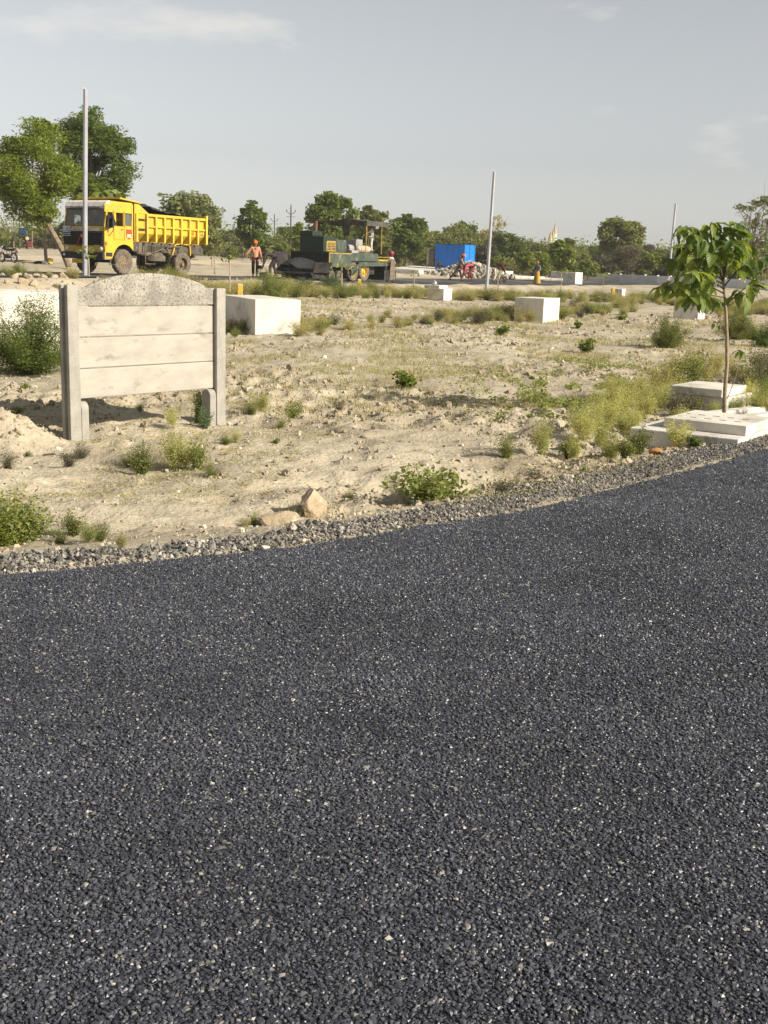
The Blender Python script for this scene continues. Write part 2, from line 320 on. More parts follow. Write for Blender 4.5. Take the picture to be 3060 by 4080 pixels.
_sp = N(_t, 'ShaderNodeSeparateColor'); _t.links.new(_v2.outputs['Color'], _sp.inputs[0]); _cr = N(_t, 'ShaderNodeValToRGB'); _cr.color_ramp.elements[0].color = (.020, .022, .029, 1); _cr.color_ramp.elements[1].color = (.06, .062, .075, 1); _t.links.new(_sp.outputs[0], _cr.inputs[0])
_mr = N(_t, 'ShaderNodeMapRange'); _t.links.new(_v.outputs['Distance'], _mr.inputs[0]); _mr.inputs[1].default_value = .05; _mr.inputs[2].default_value = .22; _mx = N(_t, 'ShaderNodeMix', data_type='RGBA'); _t.links.new(_mr.outputs[0], _mx.inputs[0]); _mx.inputs[6].default_value = (.004, .004, .005, 1); _t.links.new(_cr.outputs[0], _mx.inputs[7]); _t.links.new(_mx.outputs[2], _t.nodes['Principled BSDF'].inputs['Base Color'])
_bp = N(_t, 'ShaderNodeBump'); _bp.inputs['Distance'].default_value = .004; _t.links.new(_mr.outputs[0], _bp.inputs['Height']); _t.links.new(_bp.outputs[0], _t.nodes['Principled BSDF'].inputs['Normal'])
tag(mb.build('road', BITU), kind='structure')
def frame_pts(lo, hi, n, margin=.14):
    pass
def sample_view(n, x0, x1, y0, y1, margin, rng, zf=0.):
    x = rng.uniform(x0, x1, n); y = rng.uniform(y0, y1, n); u, v, w = project(np.stack([x, y, np.full(n, zf)], 1))
    k = (w > .3) & (u > -3060 * margin) & (u < 3060 * (1 + margin)) & (v < 4080 * (1 + margin)); return x[k], y[k]
rg = np.random.default_rng(3)
st_ = .0102; nxs, nys = int(11.6 / st_), int(11.4 / (st_ * .866)); ii, jj = np.meshgrid(np.arange(nxs), np.arange(nys)); X = ((ii + .5 * (jj % 2)) * st_ - 5.8).ravel(); Y = (jj * st_ * .866 + 1.45).ravel()
X = X + rg.normal(0, .36, len(X)) * st_; Y = Y + rg.normal(0, .36, len(Y)) * st_; u_, v_, w_ = project(np.stack([X, Y, 0 * X], 1)); k = (np.abs(X) < .345 * Y + 2.3); X, Y = X[k], Y[k]
s = sdist(X, Y); k = (s < .03 + .05 * vn(X * 6, Y * 6, 31)) & (rg.random(len(X)) < .93); X, Y = X[k], Y[k]
sz = .0053 * np.exp(rg.normal(0, .24, len(X))); Z = rg.normal(0, .0011, len(X)) + vn(X * 3, Y * 3, 40) * .002 + .001
ASPH = STONES('coated_stone', [(0, (.024, .026, .034)), (.45, (.043, .046, .058)), (.88, (.068, .071, .083)), (.96, (.085, .084, .085)), (.985, (.19, .175, .15)), (1, (.34, .315, .27))], rough=.40, spec=.5, patch=.22)
scatter('road_aggregate', np.stack([X, Y, Z], 1), sz, ASPH, kinds=7, jag=.38, squash=.6, seed=5, tilt=.45)
# ------------------------------------------------------------------ shoulder gravel
X, Y = sample_view(1350000, -7, 8, 3.6, 19, .42, rg); s = sdist(X, Y)
wid = np.interp(X, [-4, -1.9, -.9, -.5, .3, 1.0, 2.3, 4], [.66, .62, .52, .52, .72, 1.15, .85, .8]); wid = wid + vn(X * 1.5, Y * 1.5, 50) * .22 + vn(X * 6, Y * 6, 51) * .1
dens = np.interp(X, [-2, .2, .8, 2, 4], [1, 1, .75, .62, .8]) * (1 - sstep(.75, 1.05, s / np.maximum(wid, .1)))
bare = np.exp(-((s - .11) / .08) ** 2) * sstep(.5, 1.2, X) * .9                       # strip of sand along the asphalt on the right
k = (s > -.02) & (s < wid * 1.1) & (rg.random(len(X)) < dens * (1 - bare) * .9); X, Y = X[k], Y[k]
sz = .0078 * np.exp(rg.normal(0, .36, len(X))) * np.interp(X, [-1, 1.5], [1, .82]); Z = ground_many(X, Y) + rg.uniform(-.3, 1.1, len(X)) * sz
GRAV = STONES('crushed_stone', [(0, (.05, .048, .045)), (.3, (.10, .095, .086)), (.65, (.18, .167, .147)), (.93, (.28, .255, .215)), (1, (.45, .41, .34))], rough=.85, spec=.2, patch=.2, ps=1.6)
scatter('shoulder_gravel', np.stack([X, Y, Z], 1), sz, GRAV, kinds=7, jag=.4, squash=.8, seed=9)
X, Y = sample_view(70000, -3, 8, 5, 17, .4, rg); s = sdist(X, Y)                       # tarry crumbs lost beside the asphalt
tarp = sstep(.02, .16, vn(X * 1.1, Y * 1.6, 61)) * sstep(.2, 1.0, X)
k = (s > 0) & (s < .9) & (rg.random(len(X)) < tarp * .5 + .08 * np.exp(-(s / .12) ** 2)); X, Y = X[k], Y[k]
scatter('bitumen_crumbs', np.stack([X, Y, ground_many(X, Y) + .004], 1), .010 * np.exp(rg.normal(0, .35, len(X))), ASPH, kinds=5, seed=12)
# ------------------------------------------------------------------ soil clods and pale pebbles over the field
def field_pts(n, ymin, ymax, rng, power=1.6, smin=.55):
    t = rng.random(n); y = ymin * (ymax / ymin) ** (t ** (1 / 1.0)); x = rng.uniform(-1, 1, n) * (.38 * y + 2.2); s = sdist(x, y); p, q = road_pq(x, y)
    k = (s > smin) & (q < -.6); return x[k], y[k]
CLOD = M('clod', (.385, .33, .235, 1), (.255, .207, .145, 1), rough=.95, scale=3, bump=.5, bscale=30, coord='World', spec=.1)
X, Y = field_pts(105000, 6, 60, rg, smin=.75); pat = sstep(-.1, .25, vn(X * .45, Y * .45, 9)) * .9 + .1; k = rg.random(len(X)) < pat; X, Y = X[k], Y[k]
sz = np.minimum(.0085 * np.exp(rg.normal(0, .6, len(X))), .034) * np.interp(Y, [6, 14, 25, 60], [.9, 1.5, 2.0, 3.0])
scatter('soil_clods', np.stack([X, Y, ground_many(X, Y) - sz * .05], 1), sz, CLOD, kinds=12, sub=2, smooth=False, jag=.30, squash=.62, seed=21)
X, Y = field_pts(7000, 6, 45, rg)
PEB = STONES('pale_pebble', [(0, (.28, .24, .18)), (.7, (.40, .35, .27)), (1, (.56, .52, .42))], rough=.85)
sz = np.minimum(.0075 * np.exp(rg.normal(0, .5, len(X))), .03) * np.interp(Y, [6, 20, 45], [.9, 1.4, 2.2])
scatter('pebbles', np.stack([X, Y, ground_many(X, Y) + sz * .3], 1), sz, PEB, kinds=6, sub=2, jag=.28, seed=23)
# ------------------------------------------------------------------ far road
ps = np.linspace(-60, 100, 81); qs = [0, .25, RWID - .25, RWID]; V = []
for p in ps:
    for q in qs: c = RA + RD * p + RNV * q; V.append((c[0], c[1], float(road_z(p, q)) + (.02 if q in (0, RWID) else .05)))
m4 = len(qs); mb = MB(); mb.add(V, [(i * m4 + j, (i + 1) * m4 + j, (i + 1) * m4 + j + 1, i * m4 + j + 1) for i in range(80) for j in range(m4 - 1)])
FAR = M('fresh_asphalt', (.028, .029, .034, 1), (.045, .045, .049, 1), rough=.85, scale=.8, bump=.5, bscale=30, coord='World', c3=(.10, .088, .072, 1), s3=.12, lo3=.50, hi3=.56)
tag(mb.build('far_road', FAR), kind='structure')
# pale open track beyond the road on the left
V = []; q4 = [(-60, 66), (-30, 78), (-14, 88), (-3, 96), (4, 104)]
mb = MB()
for i, (x, y) in enumerate(q4):
    for w in (0, 5, 12): xx, yy = x - .2 * w, y + w; V.append((xx, yy, gz(xx, yy) + (.05 if w == 5 else .03)))
DUST = M('pale_dust', (.52, .44, .32, 1), (.40, .33, .23, 1), rough=.95, scale=.5, coord='World', spec=.1)
mb.add(V, [(i * 3 + j, i * 3 + j + 1, (i + 1) * 3 + j + 1, (i + 1) * 3 + j) for i in range(4) for j in range(2)])
tag(mb.build('track', DUST), kind='structure')
# ================================================================== things: concrete
def L3(c, f=1.): return tuple(q * f for q in c[:3]) + (1,)
CONC = M('precast_concrete', (.385, .355, .30, 1), (.30, .275, .235, 1), rough=.9, scale=3.0, detail=7, lo=.40, hi=.72, bump=.4, bscale=90, c3=(.215, .20, .17, 1), s3=5, lo3=.56, hi3=.74, stretch=(1, 1, 2.2))
CONCP = M('post_concrete', (.33, .31, .265, 1), (.25, .235, .205, 1), rough=.92, scale=5, bump=.5, bscale=80, c3=(.24, .22, .19, 1), s3=60, lo3=.60, hi3=.70)
CONCA = M('weathered_concrete', (.37, .34, .285, 1), (.22, .205, .175, 1), rough=.95, scale=4, bump=.6, bscale=90, c3=(.12, .115, .10, 1), s3=42, lo3=.50, hi3=.64)
WHITEC = M('whitewashed_concrete', (.66, .615, .53, 1), (.50, .465, .40, 1), rough=.9, scale=1.4, detail=8, lo=.36, hi=.66, bump=.4, bscale=40, c3=(.33, .30, .245, 1), s3=2.6, lo3=.54, hi3=.74)
GREYC = M('grey_concrete', (.60, .57, .51, 1), (.48, .45, .40, 1), rough=.92, scale=2.5, bump=.35, bscale=60, c3=(.33, .30, .26, 1), s3=5, lo3=.60, hi3=.68)
# --- precast panel bay standing by itself
AZ = rad(41.5); pu = np.array([math.sin(AZ), math.cos(AZ)]); PL = gp(284, 1755, -.24)
def bay():
    r = thing('precast_wall_bay', 'freestanding bay of precast grey concrete wall with arched top between two posts', 'concrete wall', (PL[0], PL[1], -.24), math.atan2(pu[1], pu[0]))
    # local x along the wall, -y towards the road
    Lh = 1.86
    def ipost(h, zb=-.35):
        d, w, g = .15, .125, .036
        poly = [(0, 0), (w, 0), (w, .048), (w - g, .052), (w - g, .10), (w, .104), (w, d), (0, d), (0, .104), (g, .10), (g, .052), (0, .048)]
        return MB().prism(poly, zb, h, 'z')
    a = ipost(1.505).build('post', CONCP, r, bevel=.006)
    b = ipost(1.475).build('post', CONCP, r, bevel=.006, loc=(Lh, 0, 0))
    zs = [(.395, .685), (.695, .992), (1.002, 1.293)]
    for i, (z0, z1) in enumerate(zs):
        m = MB().b2((.106, .054, z0), (Lh + .02, .098, z1)); o = m.build('panel', CONC, r, bevel=.007); o.rotation_euler[1] = rad(.12 * (i - 1))
        o.location = (0, .002 * i, 0)
    pts = [(.106, 1.301), (Lh + .018, 1.301), (Lh + .018, 1.475), (Lh - .09, 1.475)]
    x1, x0 = Lh - .09, .25
    for k in range(1, 25):
        t = k / 25; x = x1 + (x0 - x1) * t; pts.append((x, 1.482 + .142 * (1 - (2 * t - 1) ** 2) ** .82))
    pts += [(x0, 1.482), (.106, 1.485)]
    MB().prism(pts, .050, .100, 'y').build('arch_panel', CONCA, r, bevel=.006, label='arched top panel freckled with dark weathering')
    def support(x, zt):
        q = []
        for k in range(9): w = math.pi * k / 8; q.append((.075 - .075 * math.cos(w), zt - .07 + .07 * math.sin(w)))
        q = [(0.0, -.3)] + q + [(.15, -.3)]
        return MB().prism([(a, b) for a, b in q], x, x + .085, 'x').build('panel_support', CONCP, r, bevel=.006)
    support(.128, .37); support(Lh - .095, .39)
    return r
bay()
# --- chambers of white concrete in the plots
def block(name, label, cat, P, az, lu, lv, h, zb, mat=WHITEC, group=None, sunk=.3):
    """P = corner nearest the viewer; az = bearing of the edge that runs away; lu along it, lv to the left of it"""
    u = np.array([math.sin(az), math.cos(az)]); r = thing(name, label, cat, (P[0], P[1], zb), math.atan2(u[1], u[0]), group)
    MB().b2((0, 0, -sunk), (lu, lv, h)).build('chamber_body', mat, r, bevel=.012)
    return r
P = gp(1016, 1330, -.2); block('concrete_chamber', 'white concrete box chamber with one sunlit face right beside the precast bay', 'concrete block', P, rad(66), 1.12, 2.9, .79, -.2)
P = gp(2163, 1283, -.38); block('concrete_chamber', 'white concrete box chamber half hidden by dry weeds behind the bare field', 'concrete block', P, rad(30), 1.45, 1.1, .80, -.38)
P = gp(262, 1372, -.2); block('concrete_chamber', 'long sunlit whitewashed chamber behind the dark bush at the left', 'concrete block', gp(-160, 1362, -.22), rad(70), 2.45, 1.5, .98, -.22)
P = pd(2782, 1246, 47); block('concrete_chamber', 'white concrete box chamber seen through the big sapling leaves', 'concrete block', P, rad(30), 1.0, 1.0, .62, P[2])
P = pd(1768, 1172, 55); c = block('concrete_chamber', 'low cream chamber with a stepped lid below the blue tank', 'concrete block', P, rad(30), .85, .9, .24, P[2])
MB().b2((.12, .3, .242), (.95, 1.1, .38)).build('chamber_lid', WHITEC, c, bevel=.01)
mb = MB().lathe([(0, .382), (.09, .382), (.135, .44), (.125, .52), (.07, .57), (.035, .59), (.04, .63), (0, .63)], 14)
POTM = M('tin', (.45, .45, .44, 1), rough=.35, metal=.8); mb.build('pot', POTM, None, smooth=True)
o = bpy.data.objects['pot']; w = c.matrix_basis @ Vector((.45, .75, 0)); o.location = (w.x, w.y, c.location.z); tag(o, 'small round tin pot on the stepped cream chamber lid', 'pot'); o.name = 'tin_pot'
P = pd(2478, 1172, 70); block('concrete_chamber', 'small cream chamber stump in the weeds beside the yellow peg at the right', 'concrete block', P, rad(30), .6, .7, .30, P[2])
P = pd(2292, 1119, 98); block('concrete_chamber', 'cream fronted chamber beside the far precast wall', 'concrete block', P, rad(30), 1.6, 2.2, .68, P[2])
P = pd(2003, 1099, 104); block('concrete_chamber', 'white long chamber beyond the road behind the stooping person in maroon', 'concrete block', P, rad(30), 2.2, 1.3, .42, P[2])
P = pd(1668, 1097, 96); block('concrete_chamber', 'low cream chamber wall in front of the tank platform', 'concrete block', P, rad(30), .8, 2.4, .40, P[2])
P = pd(2050, 1114, 97)
r = thing('concrete_pipe', 'pale concrete drain pipe lying beyond the road left of the person in yellow', 'pipe', (P[0], P[1], P[2] + .14), rad(15)); MB().tube([(0, 0, 0), (2.6, 0, 0)], .17, 14).build('pipe_barrel', WHITEC, r, smooth=False)
P = pd(2168, 1121, 97); r = thing('concrete_pipe', 'short pale drain pipe lying right of the person in yellow', 'pipe', (P[0], P[1], P[2] + .12), rad(-10)); MB().tube([(0, 0, 0), (1.5, 0, 0)], .16, 14).build('pipe_barrel', WHITEC, r)
# --- roadside chambers with lids (right foreground)
def lidded(label, A, az, lu, lv, z0, z1, lid, holes):
    u = np.array([math.sin(az), math.cos(az)]); r = thing('drain_chamber', label, 'manhole', (A[0], A[1], z0), math.atan2(u[1], u[0]))
    MB().b2((0, 0, -.25), (lu, lv, z1 - z0)).build('chamber_body', GREYC, r, bevel=.01)
    (a0, b0, a1, b1, th) = lid; mb = MB(); zt = z1 - z0 + .004
    if holes:
        xs = sorted([a0, a1] + [a0 + .16 + i * .175 + d for i in range(4) for d in (0, .055)]); ys = sorted([b0, b1] + [b0 + .22 + j * .30 + d for j in range(2) for d in (0, .13)])
        ys = sorted([b0, b1] + [b0 + .14 + j * .155 + d for j in range(5) for d in (0, .085)]); xs = sorted([a0, a1] + [a0 + .25 + j * .26 + d for j in range(2) for d in (0, .055)])
        for i in range(len(xs) - 1):
            for j in range(len(ys) - 1):
                if i % 2 == 1 and j % 2 == 1: mb.b2((xs[i], ys[j], zt), (xs[i + 1], ys[j + 1], zt + th * .35))
                else: mb.b2((xs[i], ys[j], zt), (xs[i + 1], ys[j + 1], zt + th))
        import bmesh
        me = mb.mesh('lid'); bm = bmesh.new(); bm.from_mesh(me); bmesh.ops.remove_doubles(bm, verts=bm.verts, dist=1e-4); bm.to_mesh(me); bm.free(); obj('lid', me, WHITEC, r)
    else: mb.b2((a0, b0, zt), (a1, b1, zt + th)).build('lid', WHITEC, r, bevel=.012)
    return r
A_ = gp(2942, 1751, -.01)
lidded('low concrete drain chamber with a slotted white lid at the asphalt edge', A_[:2], rad(34), 1.25, 1.12, -.19, -.01, (.28, .02, 1.2, .84, .095), True)
A_ = gp(2893, 1590, .03); lidded('taller concrete drain chamber with a plain thick lid behind the sapling trunk', A_[:2], rad(36), .95, .80, -.2, .04, (-.04, .04, .82, .72, .10), False)
A_ = gp(2890, 1655, -.02); r = thing('concrete_channel', 'low concrete channel wall half buried in weeds at the right edge', 'concrete channel', (A_[0], A_[1], -.18), rad(42)); MB().b2((-.05, 0, -.2), (3.0, .14, .12)).build('channel_side', GREYC, r, bevel=.01); MB().b2((-.05, .5, -.2), (3.0, .64, .10)).build('channel_side', GREYC, r, bevel=.01)
# --- rocks
def rock(label, P, size, mat, seed, rz=0, cat='stone', name='stone', sub=2, jag=.18):
    rn = np.random.default_rng(seed); import bmesh
    bm = bmesh.new(); bmesh.ops.create_icosphere(bm, subdivisions=sub + 1, radius=1); me = bpy.data.meshes.new(name)
    planes = [(q / np.linalg.norm(q), rn.uniform(.48, .84)) for q in rn.normal(size=(14, 3))]
    for v in bm.verts:
        c = np.array(v.co)
        for nrm, dd in planes:
            e = c @ nrm
            if e > dd: c = c - nrm * (e - dd) * .97
        c = c * (1 + .06 * float(vn(np.array([c[0] * 3 + seed]), np.array([c[1] * 3 + c[2] * 2]), 2)[0])); v.co = c * np.array(size)
    bm.to_mesh(me); bm.free()
    o = obj(name, me, mat, loc=tuple(P), rot=(0, 0, rz)); return tag(o, label, cat)
ROCK = M('tan_rock', (.42, .33, .215, 1), (.30, .235, .15, 1), rough=.9, scale=9, bump=.7, bscale=25, c3=(.52, .45, .33, 1), s3=14)
ORR = M('orange_rock', (.42, .20, .075, 1), (.30, .15, .065, 1), rough=.9, scale=9, bump=.6, bscale=40)
PALE = M('pale_rock', (.55, .50, .42, 1), (.42, .38, .31, 1), rough=.9, scale=9, bump=.5, bscale=40)
def gpx(x, y): P = on_ground(x, y); return P
P = gpx(1245, 2066); o = rock('upright tan boulder standing at the edge of the gravel', (P[0], P[1] + .05, P[2] + .09), (.115, .10, .17), ROCK, 4, .4); o.rotation_euler = (0, rad(-16), .4)
P = gpx(1110, 2082); rock('flat tan stone lying beside the upright boulder', (P[0], P[1] + .05, P[2] + .01), (.15, .11, .075), ROCK, 9, .3)
P = gpx(2620, 1818); rock('orange stone by the front of the slotted chamber', (P[0], P[1] + .05, P[2] + .02), (.085, .07, .055), ORR, 12, .2)
P = gpx(2680, 1800); rock('small pale orange stone right of the orange stone', (P[0], P[1] + .05, P[2] + .015), (.05, .045, .03), ORR, 15, .9)
P = gpx(230, 1800); rock('whitish stone on the soil below the left post', (P[0], P[1], P[2] + .02), (.05, .045, .04), PALE, 17, .6)
P = gpx(1056, 2196); rock('small white stone on the gravel at the asphalt edge', (P[0], P[1], P[2] + .02), (.028, .022, .02), PALE, 19, .3)
P = gpx(1210, 2160); rock('small pale stone on the gravel below the upright boulder', (P[0], P[1], P[2] + .012), (.02, .016, .013), PALE, 21, .3)
P = gpx(2265, 1912); rock('round beige stone among the dark crumbs on the shoulder', (P[0], P[1], P[2] + .02), (.045, .045, .038), PALE, 23, .3)
# --- spoil rocks along the bank of the far road, left part
rk = [rock('broken tan rock dumped along the bank below the far road', (0, 0, -60), (.3, .24, .2), ROCK, 40 + i) for i in range(5)]
bank = [(75, 1120), (100, 1112), (118, 1135), (150, 1118), (175, 1125), (60, 1138), (135, 1145), (196, 1108), (90, 1146), (215, 1125), (235, 1140), (250, 1122), (265, 1135), (30, 1150), (12, 1128), (360, 1128), (330, 1140), (380, 1120), (820, 1128), (1060, 1137), (1010, 1130), (1250, 1158), (1290, 1160), (1180, 1152), (1130, 1148), (1420, 1150), (1455, 1145), (1480, 1152)]
for i, (x, y) in enumerate(bank):
    D = 43.0 - (y - 1110) * .11 if x < 420 else 43 + (x - 300) * .016 - (y - 1120) * .12; P = pd(x, y, D); o = rk[i % 5] if i < 5 else rk[i % 5].copy()
    if i >= 5: SC.collection.objects.link(o)
    z = gz(P[0], P[1]); o.location = (P[0], P[1], z + .03 if x < 420 else z + .02); s = random.uniform(.55, 1.0) * (1.0 if x < 420 else .6); o.scale = (s, s * random.uniform(.8, 1.1), s * random.uniform(.8, 1.2)); o.rotation_euler = (random.uniform(-.5, .5), random.uniform(-.5, .5), random.uniform(0, 6))
    o['label'] = ('large' if s > .8 else 'small') + ' broken tan rock on the bank ' + ('left of the tall pole' if x < 200 else 'at the foot of the tall pole' if x < 420 else 'behind the precast bay' if x < 1000 else 'below the paver hopper' if x < 1350 else 'below the paver wheels'); o['group'] = 'rocks along the bank of the far road'
# --- rubble heap by the tank
RUB = STONES('rubble', [(0, (.24, .21, .165)), (.6, (.33, .295, .24)), (1, (.45, .41, .34))], rough=.9)
C0 = pd(1870, 1100, 100); pts = []
for i in range(900):
    t = random.gauss(0, .45); a = random.gauss(0, .5); x = C0[0] + t * 4.0; y = C0[1] + a * 1.6; h = max(0, 1.25 * math.exp(-(t * 1.5) ** 2) * math.exp(-(a * 1.1) ** 2)) * random.uniform(.2, 1); pts.append((x, y, C0[2] - .1 + h))
scatter('rubble_heap', pts, .15 * np.exp(RN.normal(0, .4, len(pts))), RUB, kinds=7, jag=.4, seed=33)
# --- far precast wall on the right: posts and panels one by one
WA, WB = pd(2330, 1122, 126), pd(3120, 1161, 108); wv = (WB - WA)[:2]; wl = np.linalg.norm(wv); wv /= wl; nb = 15
WALLM = M('far_wall_concrete', (.70, .69, .66, 1), (.58, .57, .55, 1), rough=.9, scale=.9, coord='World')
fw = thing('precast_boundary_wall', 'long low grey precast boundary wall along the far end of the road', 'wall', (WA[0], WA[1], WA[2]), math.atan2(wv[1], wv[0])); wslope = (WB[2] - WA[2]) / wl; bl = wl / nb
pm = MB().b2((-.09, -.11, -.5), (.09, .11, .98)).mesh('post'); qm = MB().b2((.09, -.04, 0), (bl - .09, .04, .29)).mesh('panel')
for i in range(nb + 1):
    obj('post', pm, WALLM, fw, loc=(i * bl, 0, i * bl * wslope))
    if i < nb:
        for k in range(3): obj('panel', qm, WALLM, fw, loc=(i * bl, random.uniform(-.012, .012), i * bl * wslope + .02 + k * .30 + random.uniform(-.004, .004)))
# ================================================================== vegetation
def quads_leaf(C, size, rng, flat=.4, droop=0., aspect=.5):
    """small folded leaves (two triangles) at the points C"""
    n = len(C); a = rng.normal(size=(n, 3)); a[:, 2] = a[:, 2] * flat - droop; a /= np.linalg.norm(a, axis=1)[:, None]
    b = rng.normal(size=(n, 3)); b -= (b * a).sum(1)[:, None] * a; b /= np.linalg.norm(b, axis=1)[:, None] + 1e-9
    s = (np.asarray(size) * rng.uniform(.65, 1.3, n))[:, None]; nrm = np.cross(a, b)
    V = np.stack([C - a * s, C + b * s * aspect + nrm * s * .12, C + a * s, C - b * s * aspect + nrm * s * .12], 1).reshape(-1, 3)
    i = np.arange(n)[:, None] * 4; return V, np.concatenate([i + [0, 1, 2], i + [0, 2, 3]], 0)
def tri_leaf(C, size, rng, flat=.6):
    n = len(C); a = rng.normal(size=(n, 3)); a[:, 2] *= flat; a /= np.linalg.norm(a, axis=1)[:, None]; b = rng.normal(size=(n, 3)); b -= (b * a).sum(1)[:, None] * a; b /= np.linalg.norm(b, axis=1)[:, None] + 1e-9
    s = (np.asarray(size) * rng.uniform(.6, 1.3, n))[:, None]; V = np.stack([C - a * s, C + a * s, C + b * s * .9], 1).reshape(-1, 3); i = np.arange(n)[:, None] * 3; return V, i + [0, 1, 2]
def blobs(n, W, Hc, rng, shell=.55):
    """cluster centres filling an uneven crown: ellipsoid of width W, height Hc, centred at 0"""
    d = rng.normal(size=(n, 3)); d /= np.linalg.norm(d, axis=1)[:, None]; r = shell + (1 - shell) * rng.random(n) ** .7
    return d * r[:, None] * np.array([W / 2, W / 2, Hc / 2])
LEAFM = {
 'neem': LEAF('neem_leaf', [(.08, .115, .018), (.15, .195, .026), (.25, .275, .042)], trans=.48),
 'dark': LEAF('dark_leaf', [(.055, .085, .017), (.11, .15, .025), (.19, .22, .042)], trans=.42),
 'pale': LEAF('pale_leaf', [(.09, .105, .040), (.145, .160, .055), (.21, .21, .085)], trans=.3),
 'lime': LEAF('lime_leaf', [(.085, .115, .022), (.15, .185, .03), (.23, .25, .05)], trans=.35),
 'olive': LEAF('olive_leaf', [(.085, .10, .030), (.145, .16, .042), (.22, .22, .07)], trans=.4),
 'brown': LEAF('brown_leaf', [(.055, .05, .030), (.085, .075, .042), (.12, .105, .055)], trans=.2),
 'straw': LEAF('straw_leaf', [(.21, .19, .08), (.31, .275, .115), (.42, .36, .17)], trans=.35),
 'feather': LEAF('feather_leaf', [(.22, .235, .09), (.36, .35, .15), (.56, .52, .27)], trans=.45),
 'weed': LEAF('weed_leaf', [(.11, .14, .038), (.19, .215, .06), (.30, .305, .10)], trans=.38),
 'bluegreen': LEAF('bluegreen_leaf', [(.05, .085, .045), (.09, .13, .065), (.14, .18, .09)], trans=.3),
}
BARK = M('bark', (.22, .17, .115, 1), (.13, .10, .07, 1), rough=.95, scale=8, bump=.6, bscale=30)
BARKD = M('dark_bark', (.10, .08, .06, 1), (.06, .05, .04, 1), rough=.95, scale=8)
def tree_meshes(seed, H, Wc, Hc, nl, leaf, tr=.16, lean=(0, 0), ncl=46, clr=.17, base=None, flat=.5, droop=.2, shell=.5, bare=False, asp=.5):
    """trunk with limbs + crown of many small leaves; crown centre at H - Hc/2"""
    rng = np.random.default_rng(seed); mb = MB(); cz = H - Hc / 2; top = np.array([lean[0], lean[1], cz - Hc * .15])
    k = np.linspace(0, 1, 7)[:, None]; tp = k * top + np.stack([np.sin(k[:, 0] * 5 + seed) * .06 * H * .2, np.cos(k[:, 0] * 4 + seed) * .05 * H * .2, 0 * k[:, 0]], 1) * (k * (1 - k) * 4)
    mb.tube(tp, tr * (1 - .55 * k[:, 0]), 8)
    C = blobs(ncl, Wc * .88, Hc * .88, rng, shell) + np.array([lean[0], lean[1], cz]); C[:, 2] = np.maximum(C[:, 2], H - Hc * 1.02)
    for i in range(min(ncl, 16)):
        st = tp[rng.integers(3, 7)]; e = C[i]; m = (st + e) / 2 + rng.normal(size=3) * .06 * Wc; m[2] += .02 * H
        q = np.array([st, st * .6 + m * .4, m, m * .4 + e * .6, e]); mb.tube(q, tr * np.array([.42, .34, .25, .16, .07]), 5, cap=False)
        if bare:
            for _ in range(4):
                a = q[rng.integers(1, 5)]; ee = a + rng.normal(size=3) * Wc * .16 + np.array([0, 0, .08 * H]); mb.tube([a, (a + ee) / 2 + rng.normal(size=3) * .03 * Wc, ee], tr * np.array([.12, .08, .03]), 4, cap=False)
    per = rng.multinomial(nl, rng.dirichlet(np.ones(ncl) * 3)); P = []
    for c, m_ in zip(C, per):
        sp = clr * Wc * rng.uniform(.6, 1.25); q = np.clip(rng.normal(size=(m_, 3)), -1.7, 1.7) * np.array([.5, .5, .38]) * sp; P.append(c + q)
    P = np.concatenate(P); V, T = quads_leaf(P, leaf, rng, flat, droop, asp)
    return mb.mesh('trunk'), raw_mesh('crown', V, T)
TL = {}
def plant_tree(name, label, cat, P, meshes, lm, bark=BARK, s=1., rz=0., group=None, sxy=1.):
    r = thing(name, label, cat, P, rz, group); r.scale = (s * sxy, s * sxy, s); obj('trunk', meshes[0], bark, r); obj('crown', meshes[1], LEAFM[lm], r); return r
def tree_px(name, label, xc, ytop, ybase, wpx, hcpx, D, lm, seed, nl=7000, leaf=.16, group=None, bark=BARK, lean=(0, 0), zb=None, **k):
    P = pd(xc, ybase, D); sc = D / FPX; H = (ybase - ytop) * sc; z0 = P[2]
    if ybase < 1000: pass
    return plant_tree(name, label, 'tree', tuple(P), tree_meshes(seed, H, wpx * sc, hcpx * sc, nl, leaf, lean=lean, **k), lm, bark, group=group)
tree_px('neem_tree', 'feathery green neem tree with a slanting bare trunk at the left edge', 275, 515, 1062, 350, 400, 58, 'neem', 1, nl=26000, leaf=.10, tr=.17, lean=(-1.65, 0), ncl=64, clr=.15, droop=.35, asp=.32)
tree_px('dense_tree', 'tallest dense dark green tree rising behind the yellow truck cab', 375, 448, 1050, 335, 430, 74, 'dark', 2, nl=34000, leaf=.13, tr=.26, ncl=80, clr=.14, droop=.35, asp=.34)
tree_px('broadleaf_sapling', 'pale broad-leaved young tree just above the truck cab roof', 405, 765, 1040, 220, 130, 64, 'lime', 3, nl=700, leaf=.24, tr=.08, ncl=26, clr=.16, asp=.6)
tree_px('broadleaf_sapling', 'light green broad-leaved tree top poking out above the neem crown', 185, 508, 1050, 150, 160, 66, 'lime', 4, nl=900, leaf=.2, tr=.10, ncl=24, clr=.16, asp=.6)
tree_px('round_tree', 'pale olive round tree just behind the tipper body', 760, 765, 1050, 275, 265, 96, 'pale', 5, nl=12000, leaf=.18, ncl=60, clr=.15)
tree_px('slender_tree', 'narrow dark tree with clumped crown behind the person in peach', 1003, 808, 1040, 118, 205, 112, 'dark', 6, nl=6000, leaf=.18, ncl=34, clr=.18, droop=.1)
tree_px('young_tree', 'small bright yellow-green tree beside the power pole', 1205, 888, 1045, 95, 140, 112, 'lime', 7, nl=4500, leaf=.17, tr=.08, ncl=30, clr=.17)
